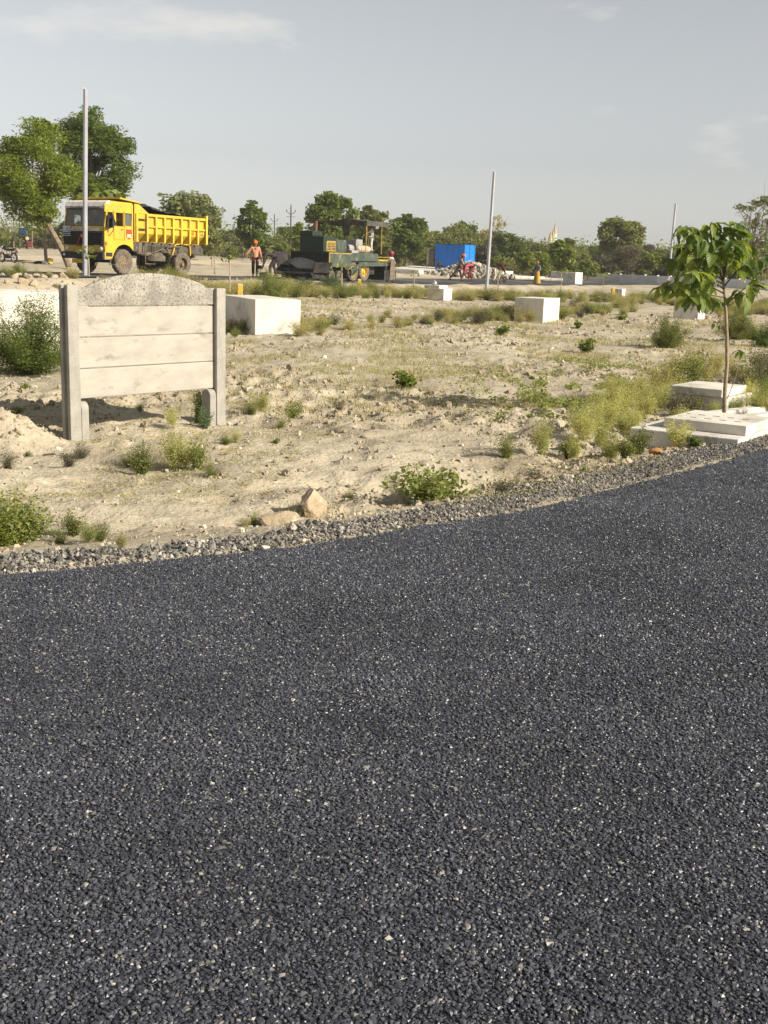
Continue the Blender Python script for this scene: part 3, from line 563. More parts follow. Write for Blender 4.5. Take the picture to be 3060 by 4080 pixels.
tree_px('spreading_tree', 'large spreading dark tree behind the paver exhaust', 1318, 770, 1050, 200, 230, 120, 'dark', 8, nl=12000, leaf=.2, ncl=52, clr=.15, flat=.7)
tree_px('round_tree', 'dark round tree behind the paver canopy', 1478, 828, 1050, 135, 170, 126, 'olive', 9, nl=7000, leaf=.2, ncl=44, clr=.16)
tree_px('spreading_tree', 'open dark tree right of the paver canopy above the pink turbaned person', 1618, 846, 1070, 155, 190, 122, 'dark', 10, nl=8500, leaf=.2, ncl=44, clr=.16)
tree_px('dome_tree', 'dark dome shaped tree above the blue tank', 1848, 886, 1060, 120, 110, 180, 'dark', 11, nl=6000, leaf=.26, ncl=44, clr=.15)
tree_px('bare_tree', 'nearly leafless pale tree behind the middle light pole', 1958, 856, 1060, 125, 140, 150, 'straw', 12, nl=700, leaf=.16, ncl=26, clr=.1, bare=True, tr=.12)
tree_px('round_tree', 'big round olive tree standing alone at the right half of the forest edge', 2462, 860, 1075, 185, 190, 150, 'olive', 13, nl=12000, leaf=.22, ncl=60, clr=.14)
tree_px('thorn_tree', 'brown feathery thorn tree in front of the big round olive tree', 2490, 985, 1098, 135, 95, 128, 'brown', 14, nl=9000, leaf=.10, ncl=40, clr=.18, tr=.08, asp=.25)
tree_px('sparse_tree', 'tall sparse tree with thin bare branches and tufts at the right edge', 2990, 752, 1110, 205, 260, 104, 'pale', 15, nl=1500, leaf=.15, ncl=34, clr=.10, bare=True, tr=.15)
tree_px('sparse_tree', 'second sparse tree with tufted top beside the tall sparse tree', 2962, 800, 1110, 110, 200, 110, 'pale', 16, nl=700, leaf=.14, ncl=20, clr=.10, bare=True, tr=.10)
tree_px('young_tree', 'yellow-green young tree in front of the temple spires', 2232, 965, 1090, 110, 115, 120, 'lime', 17, nl=4200, leaf=.2, tr=.08, ncl=30, clr=.17)
tree_px('young_tree', 'yellow-green young tree with thin trunk right of the thorn tree', 2592, 1008, 1092, 70, 75, 120, 'lime', 18, nl=2600, leaf=.18, tr=.07, ncl=22, clr=.18)
tree_px('young_tree', 'leafy light green young tree behind the person in the yellow skirt', 2158, 1035, 1105, 58, 70, 104, 'lime', 19, nl=1300, leaf=.16, tr=.05, ncl=18, clr=.18)
tree_px('young_tree', 'light green young tree left of the person in the yellow skirt', 2090, 1000, 1092, 90, 85, 118, 'lime', 20, nl=2800, leaf=.17, tr=.06, ncl=22, clr=.18)
tree_px('dome_tree', 'small pointed tree crown right of the temple spires', 2260, 945, 1070, 38, 60, 160, 'olive', 21, nl=1600, leaf=.2, ncl=14, clr=.2)
# belt of trees behind: six shapes, many individuals
kinds6 = [(tree_meshes(100 + i, 6.0, w, hc, 4600, .24, tr=.12, ncl=40, clr=.16), lm) for i, (w, hc, lm) in enumerate([(5.2, 4.6, 'olive'), (6.0, 4.4, 'dark'), (4.4, 5.0, 'lime'), (6.6, 4.6, 'olive'), (5.0, 5.2, 'pale'), (6.2, 4.8, 'brown')])]
bl6 = {'olive': 'olive green tree in the mixed belt behind the work site', 'dark': 'dark green tree in the mixed belt behind the work site', 'lime': 'light yellow-green tree in the mixed belt behind the work site', 'pale': 'pale grey-green tree in the mixed belt behind the work site', 'brown': 'brownish dry tree in the mixed belt behind the work site'}
rb = random.Random(5); protos = {}
def where(x):
    for lim, t in ((180, 'left of the leaning trunk'), (480, 'behind the truck cab'), (640, 'behind the tipper body'), (900, 'just right of the tipper'), (1130, 'behind the peach shirted person'), (1330, 'behind the paver engine'), (1560, 'behind the paver canopy'), (1730, 'left of the blue tank'), (1900, 'behind the blue tank'), (2060, 'behind the leaning pole'), (2230, 'below the temple spires'), (2420, 'right of the temple spires'), (2600, 'beside the thorn tree'), (2850, 'behind the far precast wall')):
        if x < lim: return t
    return 'behind the sapling crown'
def belt(x, y0, D, s, ki, sxy=1., row='back'):
    (ms, lm) = kinds6[ki]; P = pd(x, y0, D); key = ki
    P = np.array([P[0], P[1], gz(P[0], P[1]) - .1])
    if key not in protos: protos[key] = plant_tree('belt_tree', bl6[lm], 'tree', tuple(P), ms, lm, group=lm + ' trees of the background belt', bark=BARKD); o = protos[key]
    else: o = copy_tree(protos[key])
    o.location = P; s *= rb.uniform(.9, 1.12); o.scale = (s * sxy, s * sxy, s); o.rotation_euler = (0, 0, rb.uniform(0, 6.28)); o['label'] = {'olive': 'olive green', 'dark': 'dark green', 'lime': 'light yellow-green', 'pale': 'pale grey-green', 'brown': 'brownish dry'}[lm] + (' tall' if row == 'back' else ' low') + ' tree in the belt ' + where(x); return o
for i in range(64):
    x = -80 + i * 51 + rb.uniform(-20, 20); D = rb.uniform(150, 215) if x > 900 else rb.uniform(135, 200)
    top = np.interp(x, [-100, 300, 600, 900, 1300, 1700, 2000, 2300, 2600, 3200], [930, 900, 900, 915, 905, 915, 935, 955, 975, 975]) + rb.uniform(-16, 22)
    P = pd(x, top, D); h = P[2] - gz(P[0], P[1]); ki = rb.choice([0, 1, 1, 2, 3, 3, 4, 5] if x > 500 else [0, 3, 5, 4]); belt(x, top, D, max(.35, h / 6.0), ki)
for i in range(46):
    x = -60 + i * 69 + rb.uniform(-24, 24)
    if 250 < x < 700 and rb.random() < .5: continue
    D = rb.uniform(122, 145); top = np.interp(x, [-100, 700, 1100, 1700, 2300, 3200], [960, 975, 965, 975, 1005, 1020]) + rb.uniform(-24, 22)
    P = pd(x, top, D); h = P[2] - gz(P[0], P[1]); belt(x, top, D, max(.25, h / 6.0), rb.choice([2, 2, 0, 5, 4, 3]), rb.uniform(.9, 1.25), 'front')
# low thicket filling the foot of the belt, and the far forest: uncountable masses
def mass(name, n, xr, Dr, hfun, leaf, lm, seed, label, cl=40):
    rng = np.random.default_rng(seed); m_ = n // cl; x = rng.uniform(*xr, m_); D = Dr[0] * (Dr[1] / Dr[0]) ** rng.random(m_); C = np.stack([(x - 1530) / FPX * D, D], 1); g = terrain(C[:, 0], C[:, 1]); h = hfun(x, D, rng)
    R_ = h * rng.uniform(.45, .8, m_); P = np.repeat(np.stack([C[:, 0], C[:, 1], g + h * .45], 1), cl, 0) + np.clip(rng.normal(size=(m_ * cl, 3)), -1.3, 1.3) * np.repeat(np.stack([R_, R_, h * .33], 1), cl, 0) * .75
    P[:, 2] = np.maximum(P[:, 2], np.repeat(g, cl) + .02); V, T = quads_leaf(P, leaf * np.sqrt(P[:, 1] / Dr[0]), rng, .8, 0, .6)
    return tag(obj(name, raw_mesh(name, V, T), LEAFM[lm]), label, None, None, 'stuff')
mass('thicket', 52000, (-250, 3400), (134, 200), lambda x, D, r: r.uniform(1.0, 2.6, len(x)), .16, 'olive', 51, 'olive thicket at the foot of the trees')
mass('dry_thicket', 26000, (-250, 3400), (130, 160), lambda x, D, r: r.uniform(.5, 1.5, len(x)), .13, 'brown', 52, 'brown dry undergrowth in front of the thicket')
mass('far_forest', 90000, (-500, 3700), (230, 700), lambda x, D, r: r.uniform(5, 8.5, len(x)), .30, 'dark', 53, 'far dark forest along the horizon')
# low dry grass blades in patches over the plots
rgg = np.random.default_rng(63); X, Y = field_pts(90000, 6.5, 48, rgg, smin=1.25); k = (vn(X * .55, Y * .4, 77) + vn(X * 1.6, Y * 1.1, 78) * .5) > .17 - .10 * sstep(14, 30, Y); X, Y = X[k], Y[k]
Cg = np.repeat(np.stack([X, Y, ground_many(X, Y)], 1), 3, 0) + rgg.normal(size=(len(X) * 3, 3)) * np.array([.03, .03, 0]); hg = rgg.uniform(.025, .075, len(Cg)) * np.interp(Cg[:, 1], [6, 14, 48], [.7, 1.0, 2.2]); dg = rgg.normal(size=(len(Cg), 2)); bw = np.stack([dg[:, 1], -dg[:, 0], 0 * hg], 1); bw /= np.linalg.norm(bw, axis=1)[:, None]; bw *= (.0035 * np.interp(Cg[:, 1], [6, 14, 48], [.8, 1.1, 2.6]))[:, None]
tipg = Cg + np.stack([dg[:, 0] * hg * .5, dg[:, 1] * hg * .5, hg], 1); Vg = np.stack([Cg - bw, Cg + bw, tipg], 1).reshape(-1, 3); tag(obj('dry_grass', raw_mesh('dry_grass', Vg, np.arange(len(Vg)).reshape(-1, 3)), LEAFM['straw']), 'short dry grass in patches on the soil', None, None, 'stuff')
# ------------------------------------------------------------------ weeds
def weed_mesh(seed, H, W, nst, nl, leaf, spread=.035, up=.35, shape='feather', stem=.0035):
    rng = np.random.default_rng(seed); V, T, n = [], [], 0; cs = []
    for i in range(nst):
        a = rng.uniform(0, 6.28); r = W / 2 * rng.random() ** .6; h = H * rng.uniform(.55, 1.0) * (1 - .35 * (r / (W / 2 + 1e-9)) ** 2); b = np.array([rng.normal() * W * .06, rng.normal() * W * .06, -.02]); e = np.array([math.cos(a) * r, math.sin(a) * r, h])
        t = np.linspace(0, 1, 5)[:, None]; P = b + (e - b) * t; P[:, :2] = b[:2] + (e - b)[:2] * t ** 1.5; w = np.array([math.sin(a), -math.cos(a), 0]) * stem * (1.15 - t)
        q = np.concatenate([P - w, P + w]); V.append(q); m = 5; T.append(np.array([[k, k + 1, m + k + 1] for k in range(4)] + [[k, m + k + 1, m + k] for k in range(4)]) + n); n += len(q)
        k = rng.uniform(up, 1.0, max(3, nl // nst)); j = np.clip((k * 4).astype(int), 0, 3); f = (k * 4 - j)[:, None]; cs.append(P[j] * (1 - f) + P[j + 1] * f + rng.normal(size=(len(k), 3)) * (spread * (H / .5)) * (.4 + k[:, None]))
    C = np.concatenate(cs); C[:, 2] = np.maximum(C[:, 2], .01)
    lv, lt = (tri_leaf(C, leaf, rng) if shape == 'feather' else quads_leaf(C, leaf, rng, .7, .1, .5)); V.append(lv); T.append(lt + n)
    return raw_mesh('weed', np.concatenate(V), np.concatenate(T))
WM = {'feather': [weed_mesh(200 + i, .5, .44, 26, 3400, .0105, .027, .38, stem=.0026) for i in range(5)], 'weed': [weed_mesh(210 + i, .4, .40, 26, 1900, .013, .03, .15, 'q') for i in range(4)],
      'olive': [weed_mesh(220 + i, .45, .62, 44, 2600, .013, .045, .12) for i in range(4)], 'broad': [weed_mesh(230 + i, .30, .36, 16, 300, .036, .035, .3, 'q', .004) for i in range(4)], 'dead': [weed_mesh(240 + i, .4, .5, 50, 1500, .011, .04, .05) for i in range(3)]}
WP = {}; rw = random.Random(11)
def weed(kind, x, y, h, label, group=None, lm=None, D=None, w=1., name=None, P=None):
    if P is None: P = on_ground(x, y) if D is None else pd(x, y, D)
    i = rw.randrange(len(WM[kind])); me = WM[kind][i]; lm = lm or {'feather': 'feather', 'weed': 'weed', 'olive': 'olive', 'broad': 'lime', 'dead': 'straw'}[kind]
    nm = name or {'feather': 'feathery_weed', 'weed': 'leafy_weed', 'olive': 'dry_bush', 'broad': 'broadleaf_plant', 'dead': 'dead_weed'}[kind]
    key = (kind, i, lm)
    if key not in WP: m2 = me if not len(me.materials) else me.copy(); m2.materials.clear(); m2.materials.append(LEAFM[lm]); WP[key] = m2
    o = obj(nm, WP[key]); o.location = (P[0], P[1], gz(P[0], P[1]) - .01 if D is None else P[2]); s = h / {'feather': .5, 'weed': .4, 'olive': .45, 'broad': .30, 'dead': .4}[kind]
    o.scale = (s * w * rw.uniform(.9, 1.1), s * w * rw.uniform(.9, 1.1), s); o.rotation_euler = (rw.uniform(-.08, .08), rw.uniform(-.08, .08), rw.uniform(0, 6.28)); return tag(o, label, 'plant' if kind == 'broad' else 'weed', group)
# patch of yellow-green feathery weeds left of the slotted chamber
G1 = 'feathery weeds in the thick patch left of the slotted chamber'; lb1 = 'feathery yellow-green weed in the thick patch left of the slotted chamber'
for x, y, h in [(2330, 1800, .42), (2390, 1790, .45), (2440, 1800, .40), (2300, 1770, .40), (2360, 1740, .45), (2430, 1735, .48), (2490, 1745, .42), (2520, 1700, .45), (2460, 1690, .48), (2400, 1690, .45), (2560, 1665, .46), (2500, 1640, .50), (2440, 1640, .48), (2590, 1625, .45), (2630, 1640, .42), (2540, 1600, .50), (2480, 1590, .48), (2380, 1650, .40), (2650, 1600, .40), (2430, 1585, .42), (2350, 1700, .40), (2570, 1640, .38)]: weed('feather', x, y, h * .86, lb1, G1)
G2 = 'dry yellowish weeds behind the plain lidded chamber'; lb2 = 'dry yellowish weed in the tall growth behind the plain lidded chamber'
for x, y, h in [(2640, 1570, .5), (2700, 1560, .55), (2760, 1530, .55), (2820, 1520, .5), (2690, 1520, .5), (2760, 1500, .5), (2850, 1500, .55), (2930, 1520, .5), (2600, 1545, .4), (2990, 1530, .5), (3030, 1500, .6), (2720, 1600, .4)]: weed('olive' if rw.random() < .55 else 'feather', x, y, h, lb2, G2, lm='straw' if rw.random() < .5 else None, w=.9)
G3 = 'green feathery weeds over the right hand channel'; lb3 = 'soft green weed growing over the low channel wall at the right edge'
for x, y, h in [(2960, 1640, .36), (3010, 1650, .36), (3050, 1640, .4), (2920, 1655, .32), (2980, 1610, .36), (3040, 1600, .4), (3080, 1660, .4), (2780, 1650, .25), (2840, 1655, .22)]: weed('feather', x, y, h, lb3, G3, lm='weed' if rw.random() < .5 else None)
weed('olive', 3040, 1545, .62, 'rusty brown dry weed at the right edge behind the channel', lm='brown'); weed('olive', 3080, 1580, .6, 'dark brown dry weed cut by the right edge', lm='brown')
weed('olive', 2730, 1650, .34, 'brown dry weed in the shade of the plain lidded chamber', lm='brown'); weed('olive', 2690, 1655, .30, 'rust coloured dead weed left of the plain lidded chamber', lm='brown')
weed('feather', 2700, 1775, .40, 'wispy pale weed standing in front of the slotted chamber'); weed('feather', 2715, 1690, .30, 'small pale weed growing on the ledge of the slotted chamber')
weed('weed', 2545, 1812, .30, 'dark leafy weed at the left end of the slotted chamber', lm='olive'); weed('weed', 2500, 1800, .30, 'dark green weed under the feathery patch near the orange stone', lm='olive')
weed('feather', 2160, 1832, .44, 'single upright pale feathery weed left of the thick patch', w=.7); weed('olive', 2015, 1835, .28, 'small grey-green weed standing alone left of the upright pale weed', lm='olive', w=.8)
weed('weed', 2260, 1830, .24, 'low dark weed between the upright pale weed and the thick patch', lm='olive'); weed('feather', 2290, 1830, .34, 'thin pale weed at the left end of the thick patch', w=.6); weed('broad', 2285, 1745, .2, 'dark broad-leaved plant at the back of the thick patch', lm='dark')
weed('broad', 2765, 1785, .14, 'blades of dark green grass against the slotted chamber front', lm='dark')
# weeds round the precast bay
weed('feather', 700, 1865, .40, 'yellow feathery weed standing in front of the right end of the bay'); weed('feather', 740, 1868, .36, 'second yellow feathery weed close beside the first in front of the bay'); weed('weed', 785, 1870, .36, 'dark green weed at the right of the yellow pair in front of the bay', lm='weed', w=.7)
weed('weed', 560, 1885, .28, 'scraggy green weed left of the yellow pair', lm='olive'); weed('olive', 520, 1860, .18, 'low dark weed left of the scraggy green weed'); weed('olive', 845, 1890, .14, 'low grey weed right of the yellow pair')
weed('olive', 275, 1865, .17, 'small brown weed on the soil below the white stone', lm='brown'); weed('olive', 325, 1835, .16, 'small brown weed right of the white stone', lm='brown'); weed('olive', 30, 1868, .18, 'brownish weed at the left edge below the bay', lm='brown'); weed('broad', 110, 1800, .07, 'tiny dark plant on the mound by the left post', lm='dark')
weed('weed', 785, 1690, .40, 'thin dark climbing weed beside the right support of the bay', lm='dark', w=.45); weed('weed', 815, 1700, .24, 'blue-green weed at the foot of the right support', lm='bluegreen'); weed('feather', 690, 1700, .24, 'pale weed under the right half of the bay'); weed('feather', 560, 1650, .14, 'faint weed under the middle of the bay', lm='weed'); weed('weed', 860, 1680, .3, 'sprig of dark leaves leaning across the right post', lm='dark', w=.4)
weed('feather', 1040, 1640, .30, 'pale weed on the soil right of the bay'); weed('olive', 1000, 1650, .22, 'grey weed left of the pale weed right of the bay'); weed('weed', 1165, 1680, .30, 'green weed standing apart right of the bay', lm='weed', w=.8); weed('olive', 1120, 1690, .18, 'low weed left of the green weed standing apart'); weed('feather', 940, 1760, .16, 'small pale weed just right of the right post'); weed('olive', 900, 1775, .14, 'small grey weed below the right post')
weed('olive', 1350, 1640, .16, 'dry tuft in the middle of the bare field', lm='brown'); weed('olive', 1330, 1735, .10, 'dark dead tuft on the soil below the dry tuft', lm='brown')
# lower left and gravel edge
weed('weed', 75, 2165, .42, 'bright green feathery bush at the lower left by the gravel', lm='weed', w=1.0); weed('weed', 130, 2150, .26, 'green shoots spreading right of the lower left bush', lm='weed', w=1.2); weed('weed', 10, 2175, .26, 'green weed with yellow tint at the lower left corner', lm='lime'); weed('weed', 300, 2140, .20, 'brown-green weed by the gravel right of the lower left bush', lm='olive'); weed('olive', 400, 2160, .15, 'low dry weed against the gravel', lm='olive'); weed('feather', 350, 2165, .16, 'pale low weed against the gravel', lm='weed'); weed('feather', 480, 2185, .12, 'pale yellow tuft lying on the gravel edge', lm='straw'); weed('olive', 240, 2165, .12, 'dark tuft between the lower left weeds', lm='olive')
weed('feather', 1010, 2095, .12, 'yellow-green tuft left of the flat tan stone', lm='weed'); weed('feather', 975, 2085, .10, 'small yellow tuft beside the yellow-green tuft', lm='straw'); weed('olive', 1395, 1985, .10, 'small dark tuft left of the leafy green bush'); weed('broad', 1100, 1780, .07, 'tiny dark leaves on the soil below the bay', lm='dark')
weed('olive', 2000, 1960, .12, 'reddish dry twigs on the dark crumbs right of the leafy bush', lm='brown', w=1.6); weed('weed', 2330, 1880, .08, 'small bright green sprig on the shoulder', lm='weed'); weed('weed', 2060, 1925, .08, 'green sprig among the dark crumbs', lm='weed')
# leafy bush at the gravel
bm_ = weed_mesh(260, .30, .62, 60, 1500, .021, .03, .15, 'q', .004); bm_.materials.append(LEAFM['weed']); P = on_ground(1710, 2000); tag(obj('leafy_bush', bm_, loc=(P[0], P[1] + .10, gz(P[0], P[1] + .1) - .01)), 'dense light green leafy bush growing out of the gravel edge', 'bush').scale = (1.3, .95, 1.05)
# dark bush at the left in front of the white chamber
rngb = np.random.default_rng(77); mb = MB(); cb = []
for i in range(60):
    a = rngb.uniform(0, 6.28); r = .95 * rngb.random() ** .6; e = np.array([math.cos(a) * r, math.sin(a) * r, rngb.uniform(.35, 1.32) * (1 - .35 * (r / .95) ** 2)]); mb.tube([(0, 0, -.1), e * np.array([.45, .45, .55]), e], [.016, .010, .004], 4, cap=False)
    for k in range(9): cb.append(e * np.array([.3 + .75 * k / 8, .3 + .75 * k / 8, .25 + .8 * k / 8]) + rngb.normal(size=3) * .05)
cb = np.array(cb); C = np.repeat(cb, 48, 0) + rngb.normal(size=(len(cb) * 48, 3)) * np.array([.085, .085, .06]); C[:, 2] = np.maximum(C[:, 2], .01); V_, T_ = quads_leaf(C, .017, rngb, .5, .05, .55)
P = gp(70, 1500, -.25); tb = thing('acacia_bush', 'big dark green small-leaved bush in front of the long white chamber', 'bush', (P[0], P[1] + .6, gz(P[0], P[1] + .6))); obj('stem', mb.mesh('stem'), BARK, tb); obj('foliage', raw_mesh('foliage', V_, T_), LEAFM['dark'], tb)
tb.scale = (.98, .98, .86)
V2, T2 = quads_leaf(C * np.array([.55, .55, .62]), .014, rngb, .5, .05, .4)
for (x, y, D, s, lbl, lm) in [(2655, 1375, 28.4, 1.0, 'round grey-green bush with a long shadow in the middle of the field', 'olive'), (2935, 1300, 33, 1.05, 'grey-green bush behind the sapling trunk', 'olive'), (3050, 1335, 30, .8, 'dark bush cut by the right edge of the field', 'dark'), (2990, 1295, 33.5, .8, 'low dark bush between the trunk bush and the right edge', 'dark'), (75, 1108, 43, .62, 'green bush on the rocky bank near the motorcycle', 'weed'), (1078, 1180, 45, 1.4, 'tall light green bush in front of the stooping person in grey', 'weed'), (1215, 1120, 53, 1.2, 'blue-green low bush before the paver hopper', 'bluegreen'), (1320, 1130, 56, 1.3, 'spreading blue-green bush before the paver wheels', 'bluegreen')]:
    P = pd(x, y, D); t = thing('small_bush', lbl, 'bush', (P[0], P[1], gz(P[0], P[1]) - .02), rw.uniform(0, 6)); q = raw_mesh('foliage', V2, T2); obj('foliage', q, LEAFM[lm], t); t.scale = (s, s, s * (1.0 if 'low' not in lbl and 'spreading' not in lbl else .6))
# broad leaved young plants in the field
for x, y, h, lbl in [(1995, 1335, .32, 'dark broad-leaved plant in the field below the middle light pole'), (2300, 1308, .26, 'low broad-leaved plant right of the half hidden chamber'), (2480, 1280, .34, 'broad-leaved plant with one pale leaf left of the sapling'), (2330, 1410, .36, 'sprawling broad-leaved plant left of the round field bush'), (1620, 1545, .28, 'small broad-leaved plant alone on the bare field'), (2085, 1250, .45, 'broad-leaved shoot against the half hidden chamber'), (2370, 1205, .5, 'leafy plant in the weeds behind the field'), (2440, 1510, .10, 'flat broad-leaved seedling in the green ground cover'), (2120, 1500, .1, 'pale broad-leaved seedling on the left of the ground cover'), (60, 1620, .12, 'dark creeping plant at the left edge in the shadow of the bay'), (95, 1560, .1, 'blue-green seedling at the foot of the dark bush')]: weed('broad', x, y, h, lbl, lm=rw.choice(['dark', 'weed']), w=1.25)
# green ground cover in the plot
rg2 = np.random.default_rng(91); n_ = 42000; x = rg2.uniform(1750, 2900, n_); y = rg2.uniform(1420, 1720, n_); k = rg2.random(n_) < np.exp(-((x - 2330) / 330) ** 2) * (vn(x / 60, y / 26, 8) > .0); Pn = np.array([gp(a, b_, -.25) for a, b_ in zip(x[k], y[k])]); Pn[:, 2] = ground_many(Pn[:, 0], Pn[:, 1]) + rg2.uniform(.005, .045, len(Pn))
V_, T_ = quads_leaf(Pn, .022, rg2, .35, 0, .6); tag(obj('ground_cover', raw_mesh('ground_cover', V_, T_), LEAFM['weed']), 'green creeping ground cover', None, None, 'stuff')
# grass sprigs and litter over the soil
X, Y = field_pts(34000, 6.2, 40, rg2, smin=.5); k = vn(X * .6, Y * .6, 71) > -.02; Pn = np.stack([X[k], Y[k], ground_many(X[k], Y[k]) + .012], 1); Pn = np.repeat(Pn, 5, 0) + rg2.normal(size=(len(Pn) * 5, 3)) * np.array([.03, .03, .006]); V_, T_ = quads_leaf(Pn, .012, rg2, .6, 0, .3); tag(obj('sprigs', raw_mesh('sprigs', V_, T_), LEAFM['straw']), 'dry straw and sprigs on the soil', None, None, 'stuff')
# weed bands: along the bank of the far road and across the middle of the plots
def where2(x):
    for lim, t in ((900, 'behind the precast bay'), (1130, 'below the stooping workers'), (1400, 'in front of the paver hopper'), (1620, 'in front of the paver wheels'), (1800, 'left of the stepped cream chamber'), (1960, 'left of the leaning pole'), (2120, 'right of the leaning pole'), (2300, 'below the yellow skirted person'), (2600, 'before the far wall')):
        if x < lim: return t
    return 'behind the sapling'
def wlab(kind, lm, h, tail): return {'straw': 'pale straw', 'olive': 'olive', 'weed': 'green', 'brown': 'brown', None: 'yellowish'}[lm] + (' tall' if h > .5 else ' low') + (' bushy' if kind == 'olive' else ' wispy') + ' weed ' + tail
GA = 'dry weed clumps along the bank of the far road'
for i in range(235):
    x = 560 + (i / 235) * 2560 + rw.uniform(-18, 18); y = np.interp(x, [500, 900, 1500, 2100, 2600, 3060], [1150, 1162, 1178, 1182, 1176, 1190]) + rw.uniform(-26, 14); D = np.interp(x, [500, 900, 1500, 2100, 2600, 3060], [42, 45, 54, 66, 72, 62]) * (1 - (y - 1165) * .0022)
    P = pd(x, y, D); k = rw.random(); kd = 'olive' if k < .7 else 'feather'; lm_ = 'straw' if k < .55 else 'olive' if k < .80 else 'weed' if k < .9 else None; h_ = rw.uniform(.4, .72); weed(kd, x, y, h_, wlab(kd, lm_, h_, 'on the far road bank ' + where2(x)), GA, lm=lm_, w=1.35, P=P)
GB = 'dry weed clumps across the middle of the plots'; lb = 'dry weed clump in the plots behind the sapling trunk'
for i in range(190):
    x = 900 + (i / 190) * 2200 + rw.uniform(-20, 20); y = np.interp(x, [900, 1300, 1700, 2000, 2300, 2700, 3060], [1330, 1322, 1290, 1285, 1262, 1235, 1250]) + rw.uniform(-34, 12)
    if 1330 < x < 1650 and rw.random() < .55: continue
    if 2540 < x < 2800 and y > 1215: continue
    kd = 'olive' if rw.random() < .6 else 'feather'; lm_ = rw.choice(['straw', 'olive', 'straw', 'straw', 'brown', 'weed']); h_ = rw.uniform(.28, .5) * (1.25 if x > 1850 else .8); weed(kd, x, y, h_, wlab(kd, lm_, h_, 'in the plots ' + ('right of the bay' if x < 1350 else 'behind the bare field' if x < 1850 else 'left of the half hidden chamber' if x < 2060 else 'in front of the half hidden chamber' if x < 2260 else 'right of the half hidden chamber' if x < 2600 else 'behind the sapling')), GB, lm=lm_, w=1.35)
for i in range(20):
    x = rw.uniform(2500, 3060); y = rw.uniform(1205, 1300) if x > 2830 else rw.uniform(1190, 1225); weed('olive', x, y, rw.uniform(.35, .5), lb, GB, lm=rw.choice(['straw', 'olive', 'straw']), w=1.3)
for x, y, h in [(240 + 40, 1140, .5), (420, 1135, .4), (30, 1155, .5), (150, 1140, .35), (200, 1120, .3), (300, 1125, .4), (820, 1105, .5), (850, 1120, .6), (790, 1115, .5), (880, 1085, .4)]: D = 42.5; P = pd(x, y, D); weed('olive', x, y, h, 'dry weed among the rocks of the bank left of the weed band', 'dry weeds among the bank rocks', lm=rw.choice(['straw', 'weed']), P=P)
# ================================================================== metal and paint
YEL = M('yellow_paint', (.54, .36, .02, 1), (.45, .30, .03, 1), rough=.5, scale=2.2, c3=(.30, .215, .09, 1), s3=5, lo3=.54, hi3=.72, spec=.4)
YELW = M('worn_yellow_paint', (.60, .40, .04, 1), (.46, .31, .07, 1), rough=.6, scale=3, lo=.45, hi=.7, c3=(.22, .13, .06, 1), s3=9, lo3=.60, hi3=.68)
BLK = M('black_steel', (.012, .012, .013, 1), (.03, .028, .025, 1), rough=.6, scale=5)
DARKM = M('dusty_dark_steel', (.035, .032, .028, 1), (.10, .085, .062, 1), rough=.8, scale=4)
DUSTM = M('dusty_metal', (.16, .13, .09, 1), (.09, .075, .055, 1), rough=.9, scale=5)
RUB_ = M('dusty_tyre', (.085, .072, .055, 1), (.15, .125, .09, 1), rough=.95, scale=5, bump=.3, bscale=30)
RIMM = M('dusty_rim', (.20, .155, .10, 1), (.12, .085, .055, 1), rough=.8, scale=9, c3=(.10, .05, .03, 1), s3=20)
WHT = M('white_paint', (.66, .64, .60, 1), (.50, .46, .40, 1), rough=.6, scale=5, c3=(.55, .30, .22, 1), s3=3, lo3=.60, hi3=.70)
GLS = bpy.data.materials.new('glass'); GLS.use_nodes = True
_t = GLS.node_tree; _b = _t.nodes['Principled BSDF']; _b.inputs['Base Color'].default_value = (.15, .165, .16, 1); _b.inputs['Roughness'].default_value = .06; _b.inputs['Specular IOR Level'].default_value = .8; _tr = N(_t, 'ShaderNodeBsdfTransparent'); _tr.inputs[0].default_value = (.75, .78, .74, 1); _m = N(_t, 'ShaderNodeMixShader'); _m.inputs[0].default_value = .48  # grey base colour paints in the sky's reflection on dusty glass
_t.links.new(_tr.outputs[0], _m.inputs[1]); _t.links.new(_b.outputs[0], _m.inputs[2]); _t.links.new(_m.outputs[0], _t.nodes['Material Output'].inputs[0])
RED = M('red_plastic', (.36, .06, .03, 1), (.26, .05, .03, 1), rough=.5); ORG = M('orange_lens', (.50, .14, .015, 1), rough=.3); LENS = M('lens', (.62, .62, .60, 1), rough=.15, spec=.8)
GRN = M('green_paint', (.036, .055, .040, 1), (.065, .078, .056, 1), rough=.6, scale=3, c3=(.20, .19, .14, 1), s3=6, lo3=.58, hi3=.72, stretch=(1, 1, .45)); GRND = M('dark_green_paint', (.012, .024, .016, 1), (.019, .035, .023, 1), rough=.5, scale=3, c3=(.10, .10, .07, 1), s3=8, lo3=.62, hi3=.72)
TAR = M('tar_steel', (.012, .011, .011, 1), (.04, .034, .03, 1), rough=.8, scale=3, bump=.4, bscale=20); GALV = M('galvanised_steel', (.36, .36, .38, 1), (.30, .30, .32, 1), rough=.5, scale=3, metal=.25, spec=.4); GREYP = M('grey_paint', (.30, .29, .28, 1), (.22, .21, .20, 1), rough=.7, scale=4); BEI = M('beige_tank', (.45, .38, .27, 1), (.30, .24, .16, 1), rough=.7, scale=6)
ASPH2 = M('loose_asphalt', (.016, .016, .018, 1), (.035, .035, .038, 1), rough=.7, scale=14, bump=1, bscale=40)
